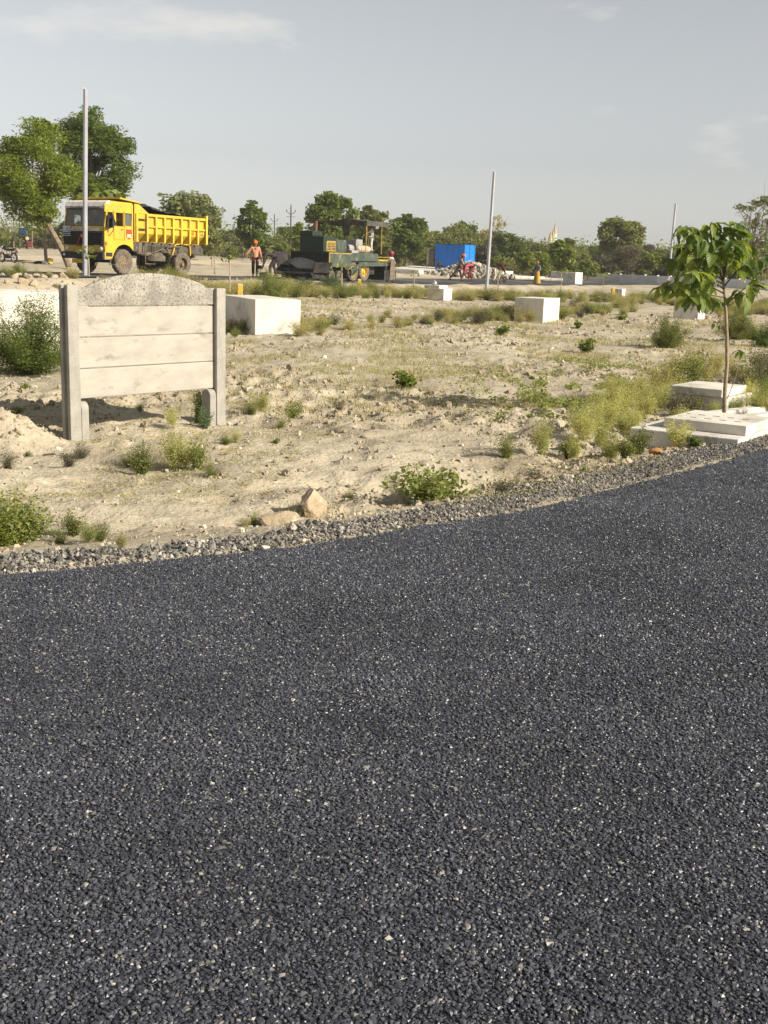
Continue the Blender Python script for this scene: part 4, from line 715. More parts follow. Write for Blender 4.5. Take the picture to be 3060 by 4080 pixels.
def text(body, size, mat, parent, loc, rot, name='lettering', ext=.004, align='CENTER', sx=1.):
    c = bpy.data.curves.new(name, 'FONT'); c.body = body; c.size = size; c.extrude = ext; c.align_x = align; c.align_y = 'CENTER'
    o = bpy.data.objects.new(name, c); SC.collection.objects.link(o); c.materials.append(mat); o.parent = parent; o.location = loc; o.rotation_euler = rot; o.scale = (sx, 1, 1); return o
def wheel(parent, x, y, z, R, wd, side=1, dish=.10, name='wheel', rimm=RIMM, hubr=.10):
    w = obj(name, None, None, parent, loc=(x, y, z)); w.empty_display_size = .1
    r = R * .57; pr = [(r, -wd * .42), (R * .80, -wd * .5), (R * .95, -wd * .46), (R, -wd * .32), (R, wd * .32), (R * .95, wd * .46), (R * .80, wd * .5), (r, wd * .42), (r, -wd * .42)]
    t = MB().lathe(pr, 32, 'y')
    for k in range(36):
        a = 2 * math.pi * k / 36; m = Matrix.Rotation(a, 3, 'Y') @ Vector((0, 0, R)); t.box((m.x, (k % 2 - .5) * wd * .42, m.z), (R * .06, wd * .36, .03), (a, 'Y'))
    t.build('tyre', RUB_, w, smooth=False)
    s = side; q = [(r, -wd * .42), (r, s * wd * .40), (r * .93, s * wd * .42), (r * .86, s * (wd * .42 - dish)), (hubr * 1.9, s * (wd * .42 - dish)), (hubr, s * (wd * .42 - dish * .4)), (hubr * .8, s * wd * .40), (0, s * wd * .40)]
    m = MB().lathe(q, 24, 'y')
    for k in range(8):
        a = 2 * math.pi * k / 8; m.box((math.sin(a) * hubr * 1.75, s * (wd * .42 - dish * .8), math.cos(a) * hubr * 1.75), (.045, .05, .045))
    m.build('rim', rimm, w); return w
# ================================================================== the tipper truck
TAZ = rad(32); th = np.array([-math.sin(TAZ), -math.cos(TAZ)]); tl = np.array([-th[1], th[0]])
def truck():
    Pw = pd(737, 1099, 50.2); o_ = Pw[:2] - tl * 1.22; zt = float(Pw[2])
    Pf = pd(488, 1093, 50.2 + 3.6 * th[1]); pit = math.atan2(Pf[2] - zt, 3.6)
    r = thing('tipper_truck', 'weathered yellow tipper truck loaded with asphalt on the far road', 'truck', (o_[0], o_[1], zt)); r.rotation_euler = (0, -pit, math.atan2(th[1], th[0]))
    # chassis
    m = MB()
    for y in (-.42, .42): m.b2((-1.6, y - .04, .78), (4.5, y + .04, 1.02))
    m.b2((-.1, -1.0, .42), (.1, 1.0, .62)); m.lathe([(0, -.28), (.24, -.22), (.30, 0), (.24, .22), (0, .28)], 12, 'x', (0, 0, .52)); m.b2((3.5, -.9, .45), (3.7, .9, .58)); m.b2((-1.5, -1.0, .95), (2.9, 1.0, 1.36))
    m.build('chassis', DARKM, r)
    MB().b2((1.1, .55, .78), (2.1, 1.0, 1.24)).build('battery_box', DUSTM, r, bevel=.03)
    MB().lathe([(0, .75), (.17, .75), (.17, 1.45), (0, 1.45)], 16, 'x', (.9, .82, .95)).build('air_tank', DUSTM, r)
    m = MB().tube([(2.55, .95, .85), (2.55, .95, 1.35)], .14, 10); m.tube([(2.3, .9, 1.1), (2.8, .9, 1.1)], .12, 10); m.tube([(1.0, 1.0, 1.3), (.75, 1.05, .95)], .05, 8); m.build('air_filter', DUSTM, r)
    MB().lathe([(.22, -.13), (.42, -.15), (.50, -.1), (.50, .1), (.42, .15), (.22, .13), (.22, -.13)], 24, 'z', (1.55, .88, .70)).build('spare_wheel', RUB_, r)
    m = MB()
    for a, b_ in (((2.35, 1.16, 1.35), (2.35, 1.16, .45)), ((1.78, 1.16, 1.35), (1.78, 1.16, .45)), ((2.35, 1.16, .46), (1.78, 1.16, .46)), ((2.35, 1.16, .86), (1.78, 1.16, .86)), ((1.78, 1.16, .95), (1.3, 1.16, 1.12)), ((1.3, 1.16, 1.12), (.72, 1.16, .86)), ((.72, 1.16, .86), (.2, 1.12, .95)), ((.05, 1.16, 1.36), (.22, 1.14, .96)), ((1.0, 1.16, 1.24), (.1, 1.16, 1.24))): m.tube([a, b_], .022, 6)
    m.build('side_guard', DUSTM, r)
    # wheels
    wheel(r, 3.6, 1.02, .51, .51, .28, 1, .03); wheel(r, 3.6, -1.02, .51, .51, .28, -1, .03)
    for y in (1.06, .72, -.72, -1.06): wheel(r, 0, y, .51, .51, .27, 1 if y > 0 else -1, .17)
    # cab: lower front and doors, open window holes, roof
    X0, X1, Y = 3.08, 4.72, 1.18; c = MB()
    c.b2((X0, Y - .06, 1.98), (X0 + .10, Y, 2.92)); c.b2((X0 + .10, Y - .06, 1.98), (X0 + .46, Y, 2.04)); c.b2((X0 + .10, Y - .06, 2.55), (X1 - .02, Y, 2.90)); c.b2((X0 + .46, Y - .06, 1.98), (X0 + .58, Y, 2.55)); c.b2((X0 + .98, Y - .06, 1.98), (X0 + 1.08, Y, 2.55))
    for sgn in (1, -1):
        arch = [(X0, 1.0)] + [(3.6 + .66 * math.cos(w), .55 + .66 * math.sin(w)) for w in np.linspace(math.pi * .78, math.pi * .12, 12)] + [(4.3, .62), (X1, .62), (X1, 1.98), (X0, 1.98)]
        c.prism(arch, sgn * Y - (.06 if sgn > 0 else 0), sgn * Y + (0 if sgn > 0 else .06), 'y')
    c.b2((X0, -Y, 1.98), (X0 + .7, -Y + .05, 2.9)); c.b2((X1 - .5, -Y, 1.98), (X1 - .1, -Y + .05, 2.9)); c.b2((X0 + .7, -Y, 2.55), (X1 - .5, -Y + .05, 2.9))
    c.b2((X1 - .06, -Y, .86), (X1, Y, 1.13)); c.b2((X1 - .06, -Y, 1.72), (X1, Y, 1.94)); c.b2((X1 - .14, -.06, 1.94), (X1 - .05, .06, 2.66))
    for y in (-1, 1): c.add([(X1 - .07, y * Y, 1.94), (X1, y * Y, 1.94), (X1, y * (Y - .08), 1.94), (X1 - .07, y * (Y - .08), 1.94), (X1 - .22, y * Y, 2.68), (X1 - .14, y * Y, 2.68), (X1 - .14, y * (Y - .08), 2.68), (X1 - .22, y * (Y - .08), 2.68)], [(0, 1, 2, 3), (4, 5, 6, 7), (0, 1, 5, 4), (1, 2, 6, 5), (2, 3, 7, 6), (3, 0, 4, 7)])
    for y in (-1, 1): c.b2((X0 + 1.08, min(y * Y, y * (Y - .05)), 1.98), (X0 + 1.16, max(y * Y, y * (Y - .05)), 2.6))
    c.prism([(-Y, 2.90), (Y, 2.90), (Y - .05, 3.02), (Y - .25, 3.06), (-Y + .25, 3.06), (-Y + .05, 3.02)], X0, X1 - .32, 'x'); c.b2((X0, -Y, 1.36), (X0 + .05, Y, 2.3)); c.b2((X0 + .05, -Y + .07, 1.30), (X1 - .08, Y - .07, 1.36))
    cab = c.build('cab', YEL, r, bevel=.015)
    MB().prism([(X1 - .32, 2.69), (X1 - .10, 2.69), (X1 - .06, 2.78), (X1 - .16, 2.98), (X1 - .32, 3.055)], -Y + .01, Y - .01, 'y').build('sun_visor', WHT, r, bevel=.02, label='white visor over the windscreen with painted lettering')
    text('GOODS CARRIER', .145, BLK, r, (X1 - .065, 0, 2.735), (rad(82), 0, rad(90)), sx=1.5)
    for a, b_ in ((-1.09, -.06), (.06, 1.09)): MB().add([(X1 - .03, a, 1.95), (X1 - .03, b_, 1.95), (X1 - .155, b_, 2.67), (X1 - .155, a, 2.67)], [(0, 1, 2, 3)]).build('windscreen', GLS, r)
    m = MB()
    for a, b_ in ((-1.1, -.06), (.06, 1.1)):
        m.tube([(X1 - .028, a, 1.95), (X1 - .028, b_, 1.95), (X1 - .153, b_, 2.67), (X1 - .153, a, 2.67), (X1 - .028, a, 1.95)], .018, 5)
    m.tube([(X1 - .02, -.7, 1.93), (X1 - .05, -.35, 2.1)], .012, 4); m.build('windscreen_seal', BLK, r)
    d = MB().b2((X0 + .55, Y + .002, 1.40), (X0 + 1.14, Y + .018, 1.975)).build('door', YEL, r, bevel=.01)
    MB().b2((X0 + .62, Y + .02, 1.82), (X0 + .74, Y + .04, 1.85)).build('handle', BLK, d)
    m = MB(); m.b2((X0 + .545, Y + .004, 1.99), (X0 + .56, Y + .012, 2.62)); m.b2((X0 + 1.125, Y + .004, 1.4), (X0 + 1.135, Y + .022, 2.62)); m.b2((X0 + .535, Y + .004, 1.38), (X0 + .545, Y + .022, 2.62)); m.build('door_seam', DARKM, r)
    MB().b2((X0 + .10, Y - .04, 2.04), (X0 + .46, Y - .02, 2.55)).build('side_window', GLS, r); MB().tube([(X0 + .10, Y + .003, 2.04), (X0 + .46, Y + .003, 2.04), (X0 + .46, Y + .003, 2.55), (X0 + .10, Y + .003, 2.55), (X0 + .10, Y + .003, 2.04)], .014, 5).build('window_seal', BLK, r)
    # front: grille, lamps, bumper
    g = MB().b2((X1, -Y + .02, 1.14), (X1 + .03, Y - .06, 1.71)).build('grille', BLK, r)
    for y0, y1 in ((-1.14, -.74), (-.72, .62), (.64, 1.1)):
        for k in range(6): MB().box((X1 + .045, (y0 + y1) / 2, 1.19 + k * .092), (.05, y1 - y0, .035), (rad(25), 'Y')).build('slat', BLK, g)
    MB().b2((X1 + .004, -.74, 1.73), (X1 + .022, .9, 1.84)).build('name_strip', WHT, r); text('ASHOK LEYLAND', .085, BLK, r, (X1 + .025, -.1, 1.785), (rad(90), 0, rad(90)), sx=1.5)
    MB().b2((X1 + .034, -1.17, 1.50), (X1 + .05, -.74, 1.93)).build('sign_plate', WHT, r, label='white plate with grey letters and a blue mark on the grille corner')
    LG = M('grey_print', (.30, .32, .34, 1), rough=.6); BL = M('blue_print', (.08, .22, .50, 1), rough=.6)
    text('GZ', .20, LG, r, (X1 + .053, -1.05, 1.76), (rad(90), 0, rad(90))); MB().lathe([(.055, 0), (.10, 0), (.10, .006), (.055, .006), (.055, 0)], 14, 'x', (X1 + .05, -.83, 1.78)).build('emblem', BL, r); text('MINES', .06, LG, r, (X1 + .053, -.95, 1.58), (rad(90), 0, rad(90)))
    for y in (-1, 1):
        MB().lathe([(0, 0), (.085, 0), (.085, .03), (.06, .05), (0, .055)], 14, 'x', (X1, y * .98, .99)).build('headlight', LENS, r)
        MB().b2((X1 - .12, y * Y - .02, 1.16), (X1 - .02, y * Y + .035, 1.28)).build('turn_signal', ORG, r)
    w = MB()
    tri = [(-.27, 1.12), (.27, 1.12), (0, 1.56)]
    for i in range(3):
        a, b_ = tri[i], tri[(i + 1) % 3]; w.tube([(X1 + .08, a[0] - .08, a[1]), (X1 + .08, b_[0] - .08, b_[1])], .036, 4)
    w.build('warning_triangle', RED, r)
    b = MB().prism([(-1.2, .58), (1.2, .58), (1.2, .85), (-1.2, .85)], X1 + .01, X1 + .14, 'x').build('bumper', BLK, r, bevel=.03)
    MB().lathe([(0, 0), (.06, 0), (.05, .03), (0, .035)], 12, 'x', (X1 + .14, -1.02, .73)).build('fog_lamp', LENS, b)
    MB().b2((X1 + .06, -.62, .40), (X1 + .09, -.06, .57)).build('number_plate', YELW, r)
    MB().tube([(4.35, 1.17, .62), (4.45, 1.17, .38), (4.12, 1.17, .38), (4.0, 1.17, .72)], .025, 6).build('step', DUSTM, r); MB().b2((4.3, Y + .002, .70), (4.66, Y + .008, .86)).build('vent', BLK, r)
    m = MB().tube([(X1 - .25, Y + .02, 1.55), (X1 - .22, Y + .25, 1.75), (X1 - .25, Y + .27, 2.2)], .014, 5); m.tube([(X1 - .25, Y + .02, 2.55), (X1 - .2, Y + .2, 2.4)], .012, 5); mi = m.build('mirror_arm', BLK, r)
    MB().box((X1 - .2, Y + .2, 2.1), (.07, .22, .42)).build('mirror', BLK, mi, bevel=.02); MB().add([(X1 - .1, Y + .12, 2.5), (X1 - .02, Y + .10, 1.8), (X1 - .55, Y + .14, 2.02), (X1 - .28, Y + .2, 2.45)], [(0, 1, 2, 3)]).build('rag', BLK, r, label='black cloth hung by the door mirror')
    m = MB().prism([(-.17, .37), (.17, .37), (.17, .08), (0, -.04), (-.17, .08)], 0, .006, 'z').build('shield_emblem', RED, r); m.location = (X0 + .26, Y + .004, 1.47); m.rotation_euler = (rad(90), 0, rad(180))
    MB().b2((X0 + .13, Y + .011, 1.52), (X0 + .39, Y + .016, 1.66)).build('emblem_band', M('emblem_paint', (.20, .35, .33, 1), (.6, .5, .15, 1), rough=.6, scale=8), r)
    # tipper body
    F, B_ = 2.92, -1.5; t = MB(); prof = [(1.10, 2.60), (1.10, 1.74), (.80, 1.42)]
    for s in (1, -1): t.add([(x, s * y, z) for x in (F, B_) for y, z in prof], [(0, 1, 4, 3), (1, 2, 5, 4)])
    t.b2((B_, -.8, 1.37), (F, .8, 1.43)); t.b2((F, -1.15, 1.40), (F + .06, 1.15, 3.0)); t.b2((B_ - .05, -1.15, 1.36), (B_, 1.15, 2.62))
    for s in (1, -1): t.prism([(F, 2.60), (F, 3.02), (2.72, 3.02), (2.05, 2.60)], s * 1.10 - .02, s * 1.10 + .02, 'y'); t.b2((B_, s * 1.135 - .07, 2.50), (2.3, s * 1.135 + .07, 2.62)); t.b2((B_, s * 1.13 - .05, 2.02), (2.3, s * 1.13 + .05, 2.11))
    t.add([(F - .3, -1.2, 3.02), (F - .3, 1.2, 3.02), (3.85, 1.2, 3.15), (3.85, -1.2, 3.15), (F - .3, -1.2, 3.07), (F - .3, 1.2, 3.07), (3.85, 1.2, 3.22), (3.85, -1.2, 3.22)], [(0, 1, 2, 3), (4, 5, 6, 7), (0, 1, 5, 4), (1, 2, 6, 5), (2, 3, 7, 6), (3, 0, 4, 7)])
    body = t.build('tipper_body', YEL, r, bevel=.008)
    for s in (1, -1):
        for k in range(8):
            x = 2.26 - k * .535; MB().prism([(s * 1.11, 2.498), (s * 1.215, 2.498), (s * 1.215, 1.385), (s * .78, 1.385), (s * .78, 1.43), (s * 1.1, 1.75)], x - .045, x + .045, 'x').build('rib', YELW, body)
        MB().prism([(s * 1.11, 2.6), (s * 1.215, 2.6), (s * 1.215, 1.385), (s * .80, 1.385), (s * .80, 1.43)], F - .09, F + .01, 'x').build('rib', YELW, body)
        MB().prism([(s * 1.11, 2.75), (s * 1.24, 2.75), (s * 1.24, 1.40), (s * .85, 1.40)], B_ - .06, B_ + .06, 'x').build('rib', YELW, body)
        for z in (1.92, 2.35): MB().b2((2.32, min(s * 1.11, s * 1.24), z), (2.8, max(s * 1.11, s * 1.24), z + .03)).build('step', DARKM, body)
    MB().b2((-1.43, 1.118, 1.82), (-1.03, 1.124, 2.0)).build('number_panel', YELW, body); text('MH 29', .10, BLK, body, (-1.22, 1.126, 1.95), (rad(90), 0, rad(180))); text('T 3580', .10, BLK, body, (-1.22, 1.126, 1.84), (rad(90), 0, rad(180)))
    MB().lathe([(0, 0), (.085, 0), (.085, .004), (0, .004)], 16, 'y', (-.70, 1.118, 1.88)).build('round_mark', ORG, body)
    MB().tube([(B_ - .09, 1.1, 2.6), (B_ - .1, 1.12, 1.6), (B_ - .06, 1.1, 1.38)], .03, 6).build('tailgate_catch', BLK, body)
    for y in (.72, -.72):
        a = [(.66 * math.cos(w), .60 + .70 * math.sin(w)) for w in (math.pi * .05, math.pi * .28, math.pi * .36)] ; a = [(.62, .85), (.44, 1.30), (.32, 1.34), (-.42, 1.34), (-.52, 1.27), (-.56, .88)]; m = MB()
        m.add([(x, y + s * .38, z) for s in (1, -1) for x, z in a], [(i, i + 1, 7 + i, 6 + i) for i in range(5)]); m.tube([(x, y + math.copysign(.38, y), z) for x, z in a], .025, 5); m.build('mudguard', YELW, r)
    return r
TR = truck(); TR.scale = (.955, .955, .955)
def squat(o, k=.935, z0=1.3):
    for c in o.children:
        if c.type == 'MESH' and c.location.length < 1e-6:
            for v in c.data.vertices:
                if v.co.z > z0: v.co.z = z0 + (v.co.z - z0) * k
        elif c.location.z > z0: c.location.z = z0 + (c.location.z - z0) * k
        squat(c, k, z0)
squat(TR)
def heap(name, label, cat, mat, parent_mw, fn, x0, x1, y0, y1, nx_=26, ny_=16):
    X, Y = np.meshgrid(np.linspace(x0, x1, nx_), np.linspace(y0, y1, ny_)); Z = fn(X, Y); V = np.stack([X, Y, Z], -1).reshape(-1, 3); V = (np.array(parent_mw.to_3x3()) @ V.T).T + np.array(parent_mw.translation)
    i = np.arange(nx_ * ny_).reshape(ny_, nx_); Q = np.stack([i[:-1, :-1], i[:-1, 1:], i[1:, 1:], i[1:, :-1]], -1).reshape(-1, 4); me = raw_mesh(name, V, Q); return tag(obj(name, me, mat), label, cat)
bpy.context.view_layer.update()
heap('asphalt_load', 'heap of black asphalt mix piled in the tipper body', 'asphalt', ASPH2, TR.matrix_world, lambda x, y: np.interp(x, [-1.5, -.3, .4, 1.2, 1.9, 2.4, 2.9], [2.50, 2.52, 2.66, 2.90, 3.05, 3.08, 2.95]) - .22 * np.abs(y) ** 2 * sstep(-.2, 1.5, x) + vn(x * 6, y * 6, 3) * .06 + vn(x * 13, y * 13, 4) * .03, -1.45, 2.88, -1.09, 1.09)
# ================================================================== the paver
OCH = M('old_ochre_paint', (.40, .27, .035, 1), (.26, .18, .05, 1), rough=.65, scale=5, c3=(.08, .06, .04, 1), s3=9, lo3=.56, hi3=.66)
def paver():
    Pw = pd(1409, 1120, 64.0); az = rad(32); h = np.array([-math.sin(az), -math.cos(az)]); l = np.array([-h[1], h[0]]); o_ = Pw[:2] - l * 1.25
    r = thing('asphalt_paver', 'old green and black asphalt paver with a dark canopy working on the far road', 'paver', (o_[0], o_[1], float(Pw[2])), math.atan2(h[1], h[0]))
    for y in (1.08, -1.08): wheel(r, 0, y, .50, .50, .30, 1 if y > 0 else -1, .14, rimm=YELW); wheel(r, -1.1, y, .50, .50, .30, 1 if y > 0 else -1, .14, rimm=YELW); wheel(r, 1.25, y * 1.02, .27, .27, .2, 1 if y > 0 else -1, .06, rimm=DUSTM, hubr=.06); wheel(r, 1.95, y * 1.02, .27, .27, .2, 1 if y > 0 else -1, .06, rimm=DUSTM, hubr=.06)
    m = MB().b2((-2.3, -.8, .35), (2.4, .8, 1.0)); m.b2((-2.3, -1.2, .98), (2.3, 1.2, 1.06)); m.b2((.4, -1.0, .5), (2.4, .85, 1.40)); m.b2((-2.4, -1.0, .35), (-1.75, 1.0, 1.0)); m.build('chassis', TAR, r)
    # hopper: floor, flared wings, front apron
    hp = MB(); hp.b2((2.3, -1.15, .42), (3.6, 1.15, .5)); hp.b2((2.26, -1.25, .42), (2.34, 1.25, 1.5))
    for s in (1, -1):
        top = .95 if s > 0 else 1.45
        hp.add([(2.3, s * 1.15, .45), (3.55, s * 1.05, .45), (3.7, s * 1.28, top), (2.3, s * 1.40, top), (2.3, s * 1.21, .40), (3.55, s * 1.11, .40), (3.7, s * 1.34, top), (2.3, s * 1.46, top)], [(0, 1, 2, 3), (4, 5, 6, 7), (0, 1, 5, 4), (1, 2, 6, 5), (2, 3, 7, 6), (3, 0, 4, 7)])
    hp.b2((3.56, -1.2, .30), (3.64, 1.2, .62)); hp.b2((2.4, -1.0, .12), (3.45, 1.0, .40)); hp.tube([(3.75, -1.2, .35), (3.75, 1.2, .35)], .09, 10); hp.build('hopper', TAR, r, bevel=.01)
    # side panel with yellow edging
    sp = MB().b2((.30, 1.22, .72), (2.3, 1.27, 1.40)).build('side_panel', GRN, r, bevel=.01); e = MB(); e.b2((.30, 1.215, 1.402), (2.3, 1.285, 1.46)); e.b2((2.302, 1.215, .72), (2.37, 1.285, 1.46)); e.build('edging', OCH, sp)
    MB().b2((-2.35, 1.20, 1.062), (.28, 1.25, 1.48)).build('deck_side', GRN, r, bevel=.01); MB().b2((-2.35, -1.20, 1.062), (.28, -1.25, 1.48)).build('deck_side', GRN, r, bevel=.01)
    MB().b2((-2.35, -1.198, 1.40), (.28, 1.198, 1.46)).build('deck', DARKM, r); MB().b2((-.98, 1.252, 1.16), (-.90, 1.256, 1.38)).build('slot', BLK, r)
    # engine cover
    ec = MB().b2((.75, -.95, 1.42), (1.95, .62, 2.28)); ec.b2((1.05, -.95, 2.282), (1.95, -.1, 2.55)); ec.build('engine_cover', GRND, r, bevel=.04)
    g = MB().b2((.86, .622, 1.52), (1.72, .64, 2.06)).build('grille', OCH, r)
    for x in (.92, 1.31):
        for k in range(5): MB().b2((x, .642, 1.58 + k * .085), (x + .33, .652, 1.63 + k * .085)).build('louver', DARKM, g)
    MB().b2((-.22, -.9, 1.462), (.74, .6, 2.14)).build('tank_cover', GRN, r, bevel=.03); MB().tube([(1.0, -.6, 2.3), (1.0, -.6, 3.1)], .10, 12).build('exhaust_pipe', M('rusty_pipe', (.16, .07, .04, 1), (.10, .05, .035, 1), rough=.9), r)
    m = MB().lathe([(0, -.2), (.2, -.2), (.2, .25), (0, .25)], 12, 'x', (-.55, .55, 1.72)); m.b2((-.9, .3, 1.462), (-.2, .95, 1.62)); m.build('burner', GREYP, r)
    MB().lathe([(0, -.62), (.17, -.6), (.20, -.5), (.20, .5), (.17, .6), (0, .62)], 16, 'x', (-1.55, .75, 1.70)).build('gas_cylinder', BEI, r, smooth=True); MB().b2((-2.2, .5, 1.462), (-.85, 1.0, 1.52)).build('tool_tray', DARKM, r)
    cs = MB().b2((-2.0, -.6, 1.462), (-1.35, .45, 2.22)); cs.build('console', GREYP, r, bevel=.02); MB().tube([(-1.75, .1, 2.22), (-1.7, .12, 2.45), (-1.9, .12, 2.5)], .02, 6).build('lever', BLK, r); MB().lathe([(.15, -.012), (.17, 0), (.15, .012), (.13, 0), (.15, -.012)], 16, 'z', (-1.9, -.1, 2.42)).build('steering_wheel', BLK, r)
    ca = MB().b2((-3.35, -1.3, 3.12), (-1.15, 1.25, 3.16)); ca.b2((-1.16, -1.3, 2.96), (-1.13, 1.25, 3.20)); ca.b2((-3.35, 1.23, 2.94), (-1.16, 1.255, 3.20)); ca.b2((-3.35, -1.3, 2.94), (-1.16, -1.28, 3.2)); ca.prism([(-1.3, 3.16), (0, 3.3), (1.25, 3.16)], -3.35, -1.16, 'x'); ca.build('canopy', DARKM, r)
    m = MB()
    for x, y in ((-1.2, 1.2), (-2.75, 1.2), (-1.2, -1.2), (-2.75, -1.2)): m.tube([(x, y, 1.46), (x, y, 3.0)], .026, 6); 
    m.tube([(-1.22, 1.2, 2.9), (-1.95, .9, 1.8)], .018, 6); m.build('canopy_post', OCH, r)
    MB().add([(-1.18, -.4, 2.95), (-1.18, .2, 2.95), (-1.2, .1, 2.45), (-1.25, -.3, 2.35)], [(0, 1, 2, 3)]).build('rag', DARKM, r); 
    # levelling beam and screed
    bm2 = MB().prism([(.25, .28), (.45, .42), (-.35, .62), (-.55, .78), (-3.2, .82), (-3.2, 1.02), (-.45, 1.0), (-.1, .80), (.45, .62)], 1.30, 1.36, 'y').build('tow_arm', GRN, r)
    MB().prism([(.25, .28), (.45, .42), (-.35, .62), (-.55, .78), (-3.2, .82), (-3.2, 1.02), (-.45, 1.0), (-.1, .80), (.45, .62)], -1.36, -1.30, 'y').build('tow_arm', GRN, r)
    sc = MB().b2((-3.7, -1.5, .06), (-2.9, 1.5, .42)); sc.b2((-3.6, -1.3, .42), (-3.1, 1.3, .85)); sc.b2((-3.95, 1.42, .06), (-2.7, 1.48, .60)); sc.b2((-4.0, -1.3, .95), (-3.7, 1.3, 1.0)); sc.build('screed', TAR, r, bevel=.01); MB().add([(-3.75, 1.50, .1), (-3.15, 1.50, .06), (-3.3, 1.5, 1.25), (-3.7, 1.5, 1.2), (-3.75, 1.54, .1), (-3.15, 1.54, .06), (-3.3, 1.54, 1.25), (-3.7, 1.54, 1.2)], [(0, 1, 2, 3), (4, 5, 6, 7), (0, 1, 5, 4), (1, 2, 6, 5), (2, 3, 7, 6), (3, 0, 4, 7)]).build('end_plate', DUSTM, r)
    m = MB(); m.tube([(-2.4, 1.2, 1.45), (-2.45, 1.2, .9)], .025, 6); m.tube([(-2.45, 1.2, 1.3), (-3.6, 1.2, 1.3)], .022, 6); m.tube([(-3.6, 1.2, 1.3), (-3.6, 1.2, .8)], .022, 6); m.b2((-3.5, .4, 1.08), (-2.5, 1.2, 1.18)); m.build('rear_platform', OCH, r)
    return r
PV = paver(); bpy.context.view_layer.update()
heap('hopper_asphalt', 'black hot asphalt mix spilling in the paver hopper', 'asphalt', ASPH2, PV.matrix_world, lambda x, y: .52 + .55 * np.exp(-((y + .55) / .7) ** 2) * np.exp(-((x - 3.0) / .7) ** 2) + .45 * np.exp(-((y - .2) / 1.0) ** 2) * np.exp(-((x - 2.3) / .6) ** 2) + vn(x * 6, y * 6, 8) * .08, 2.36, 3.54, -1.10, 1.10)
# ================================================================== poles, tank, temple, power lines
PHEX = math.pi / 8
def pole(label, xb, yb, xt, yt, D, w0, w1):
    B0 = pd(xb, yb, D); T0 = pd(xt, yt, D); r = thing('street_pole', label, 'pole', tuple(B0)); d = T0 - B0
    MB().tube([(0, 0, -.3), tuple(d * .5), tuple(d)], [w0, (w0 + w1) / 2, w1], 8).build('pole_shaft', GALV, r); MB().b2((-w0 * 1.6, -w0 * 1.6, -.06), (w0 * 1.6, w0 * 1.6, .03)).build('base_plate', GALV, r); MB().box(tuple(d + np.array([-w1 * .6, 0, .02])), (w1, w1, .06)).build('pole_cap', WHT, r); return r
pole('tall galvanised pole standing in front of the truck cab', 338, 1132, 341, 355, 45.5, .095, .085)
pole('leaning galvanised pole right of the blue tank', 1937, 1172, 1970, 683, 70, .105, .085)
pole('thin distant galvanised pole left of the sapling leaves', 2663, 1112, 2693, 810, 98, .10, .085)
pole('thin distant galvanised pole behind the right branch of the sapling', 2966, 1112, 2990, 880, 104, .10, .085)
BLUE = M('blue_paint', (.008, .14, .50, 1), (.012, .17, .56, 1), rough=.45, scale=2)
P = pd(1848, 1071, 108); u30 = rad(30); tk = thing('blue_tank', 'bright blue ribbed steel treatment tank behind the rubble heap', 'tank', tuple(P), math.atan2(math.cos(u30), math.sin(u30)))
lu, lv, hh = 2.1, 2.95, 2.12; m = MB()
m.add([(0, 0, .1), (lu, 0, .1), (lu, 1.9, .1), (0, 1.9, .1), (0, 0, hh), (lu, 0, hh), (lu, lv, hh), (0, lv, hh), (0, lv, .82), (lu, lv, .82)], [(0, 1, 2, 3), (4, 5, 6, 7), (0, 1, 5, 4), (0, 3, 8, 7, 4), (1, 2, 9, 6, 5), (2, 3, 8, 9), (8, 9, 6, 7)]); tank_b = m.build('tank_body', BLUE, tk)
for i in range(6):
    y = i * lv / 5; zb = .1 if y <= 1.9 else .82; MB().b2((-.045, y - .035, zb), (-.002, y + .035, hh)).build('rib', BLUE, tank_b)
for z in (.82, 1.46, hh - .04): MB().b2((-.04, 0, z - .03), (-.004, lv, z + .03)).build('rib', BLUE, tank_b); MB().b2((0, -.04, z - .03), (lu, -.004, z + .03)).build('rib', BLUE, tank_b)
for x in (.03, lu / 2, lu - .03): MB().b2((x - .035, -.045, .1), (x + .035, -.003, hh)).build('rib', BLUE, tank_b)
m = MB(); 
for x in (.1, lu - .1): m.b2((x - .05, lv - .1, -.05), (x + .05, lv, .82))
m.b2((-.03, -.03, -.1), (lu, lv, .1)); m.build('tank_frame', BLUE, tk); MB().b2((.2, .2, hh + .002), (lu - .2, lv - .2, hh + .05)).build('tank_cover', BLK, tk)
fl = thing('filter_vessel', 'pair of dusty grey filter cylinders with white pipes left of the blue tank', 'filter', (P[0], P[1], P[2]), math.atan2(math.cos(u30), math.sin(u30)))
for y in (lv + .35, lv + .62): MB().lathe([(0, .1), (.17, .12), (.19, .3), (.19, 1.55), (.12, 1.68), (0, 1.70)], 12, 'z', (.2, y, 0)).build('cylinder', DUSTM, fl)
m = MB(); m.tube([(.1, lv + .9, 0), (.1, lv + .9, 1.3)], .035, 6); m.tube([(.1, lv + .75, .3), (.1, lv + .75, 1.75), (.1, lv + .35, 1.78)], .035, 6); m.build('pipework', WHT, fl)
P2 = pd(1600, 1064, 109); Pq = [pd(1560, 1068, 106), pd(1860, 1090, 102), pd(1905, 1076, 112), pd(1640, 1058, 116)]; mb = MB(); mb.add([tuple(q) for q in Pq] + [(q[0], q[1], q[2] - .35) for q in Pq], [(0, 1, 2, 3), (0, 1, 5, 4), (1, 2, 6, 5), (2, 3, 7, 6), (3, 0, 4, 7)]); tag(mb.build('concrete_platform', GREYC), 'pale concrete platform under the blue tank', 'platform')
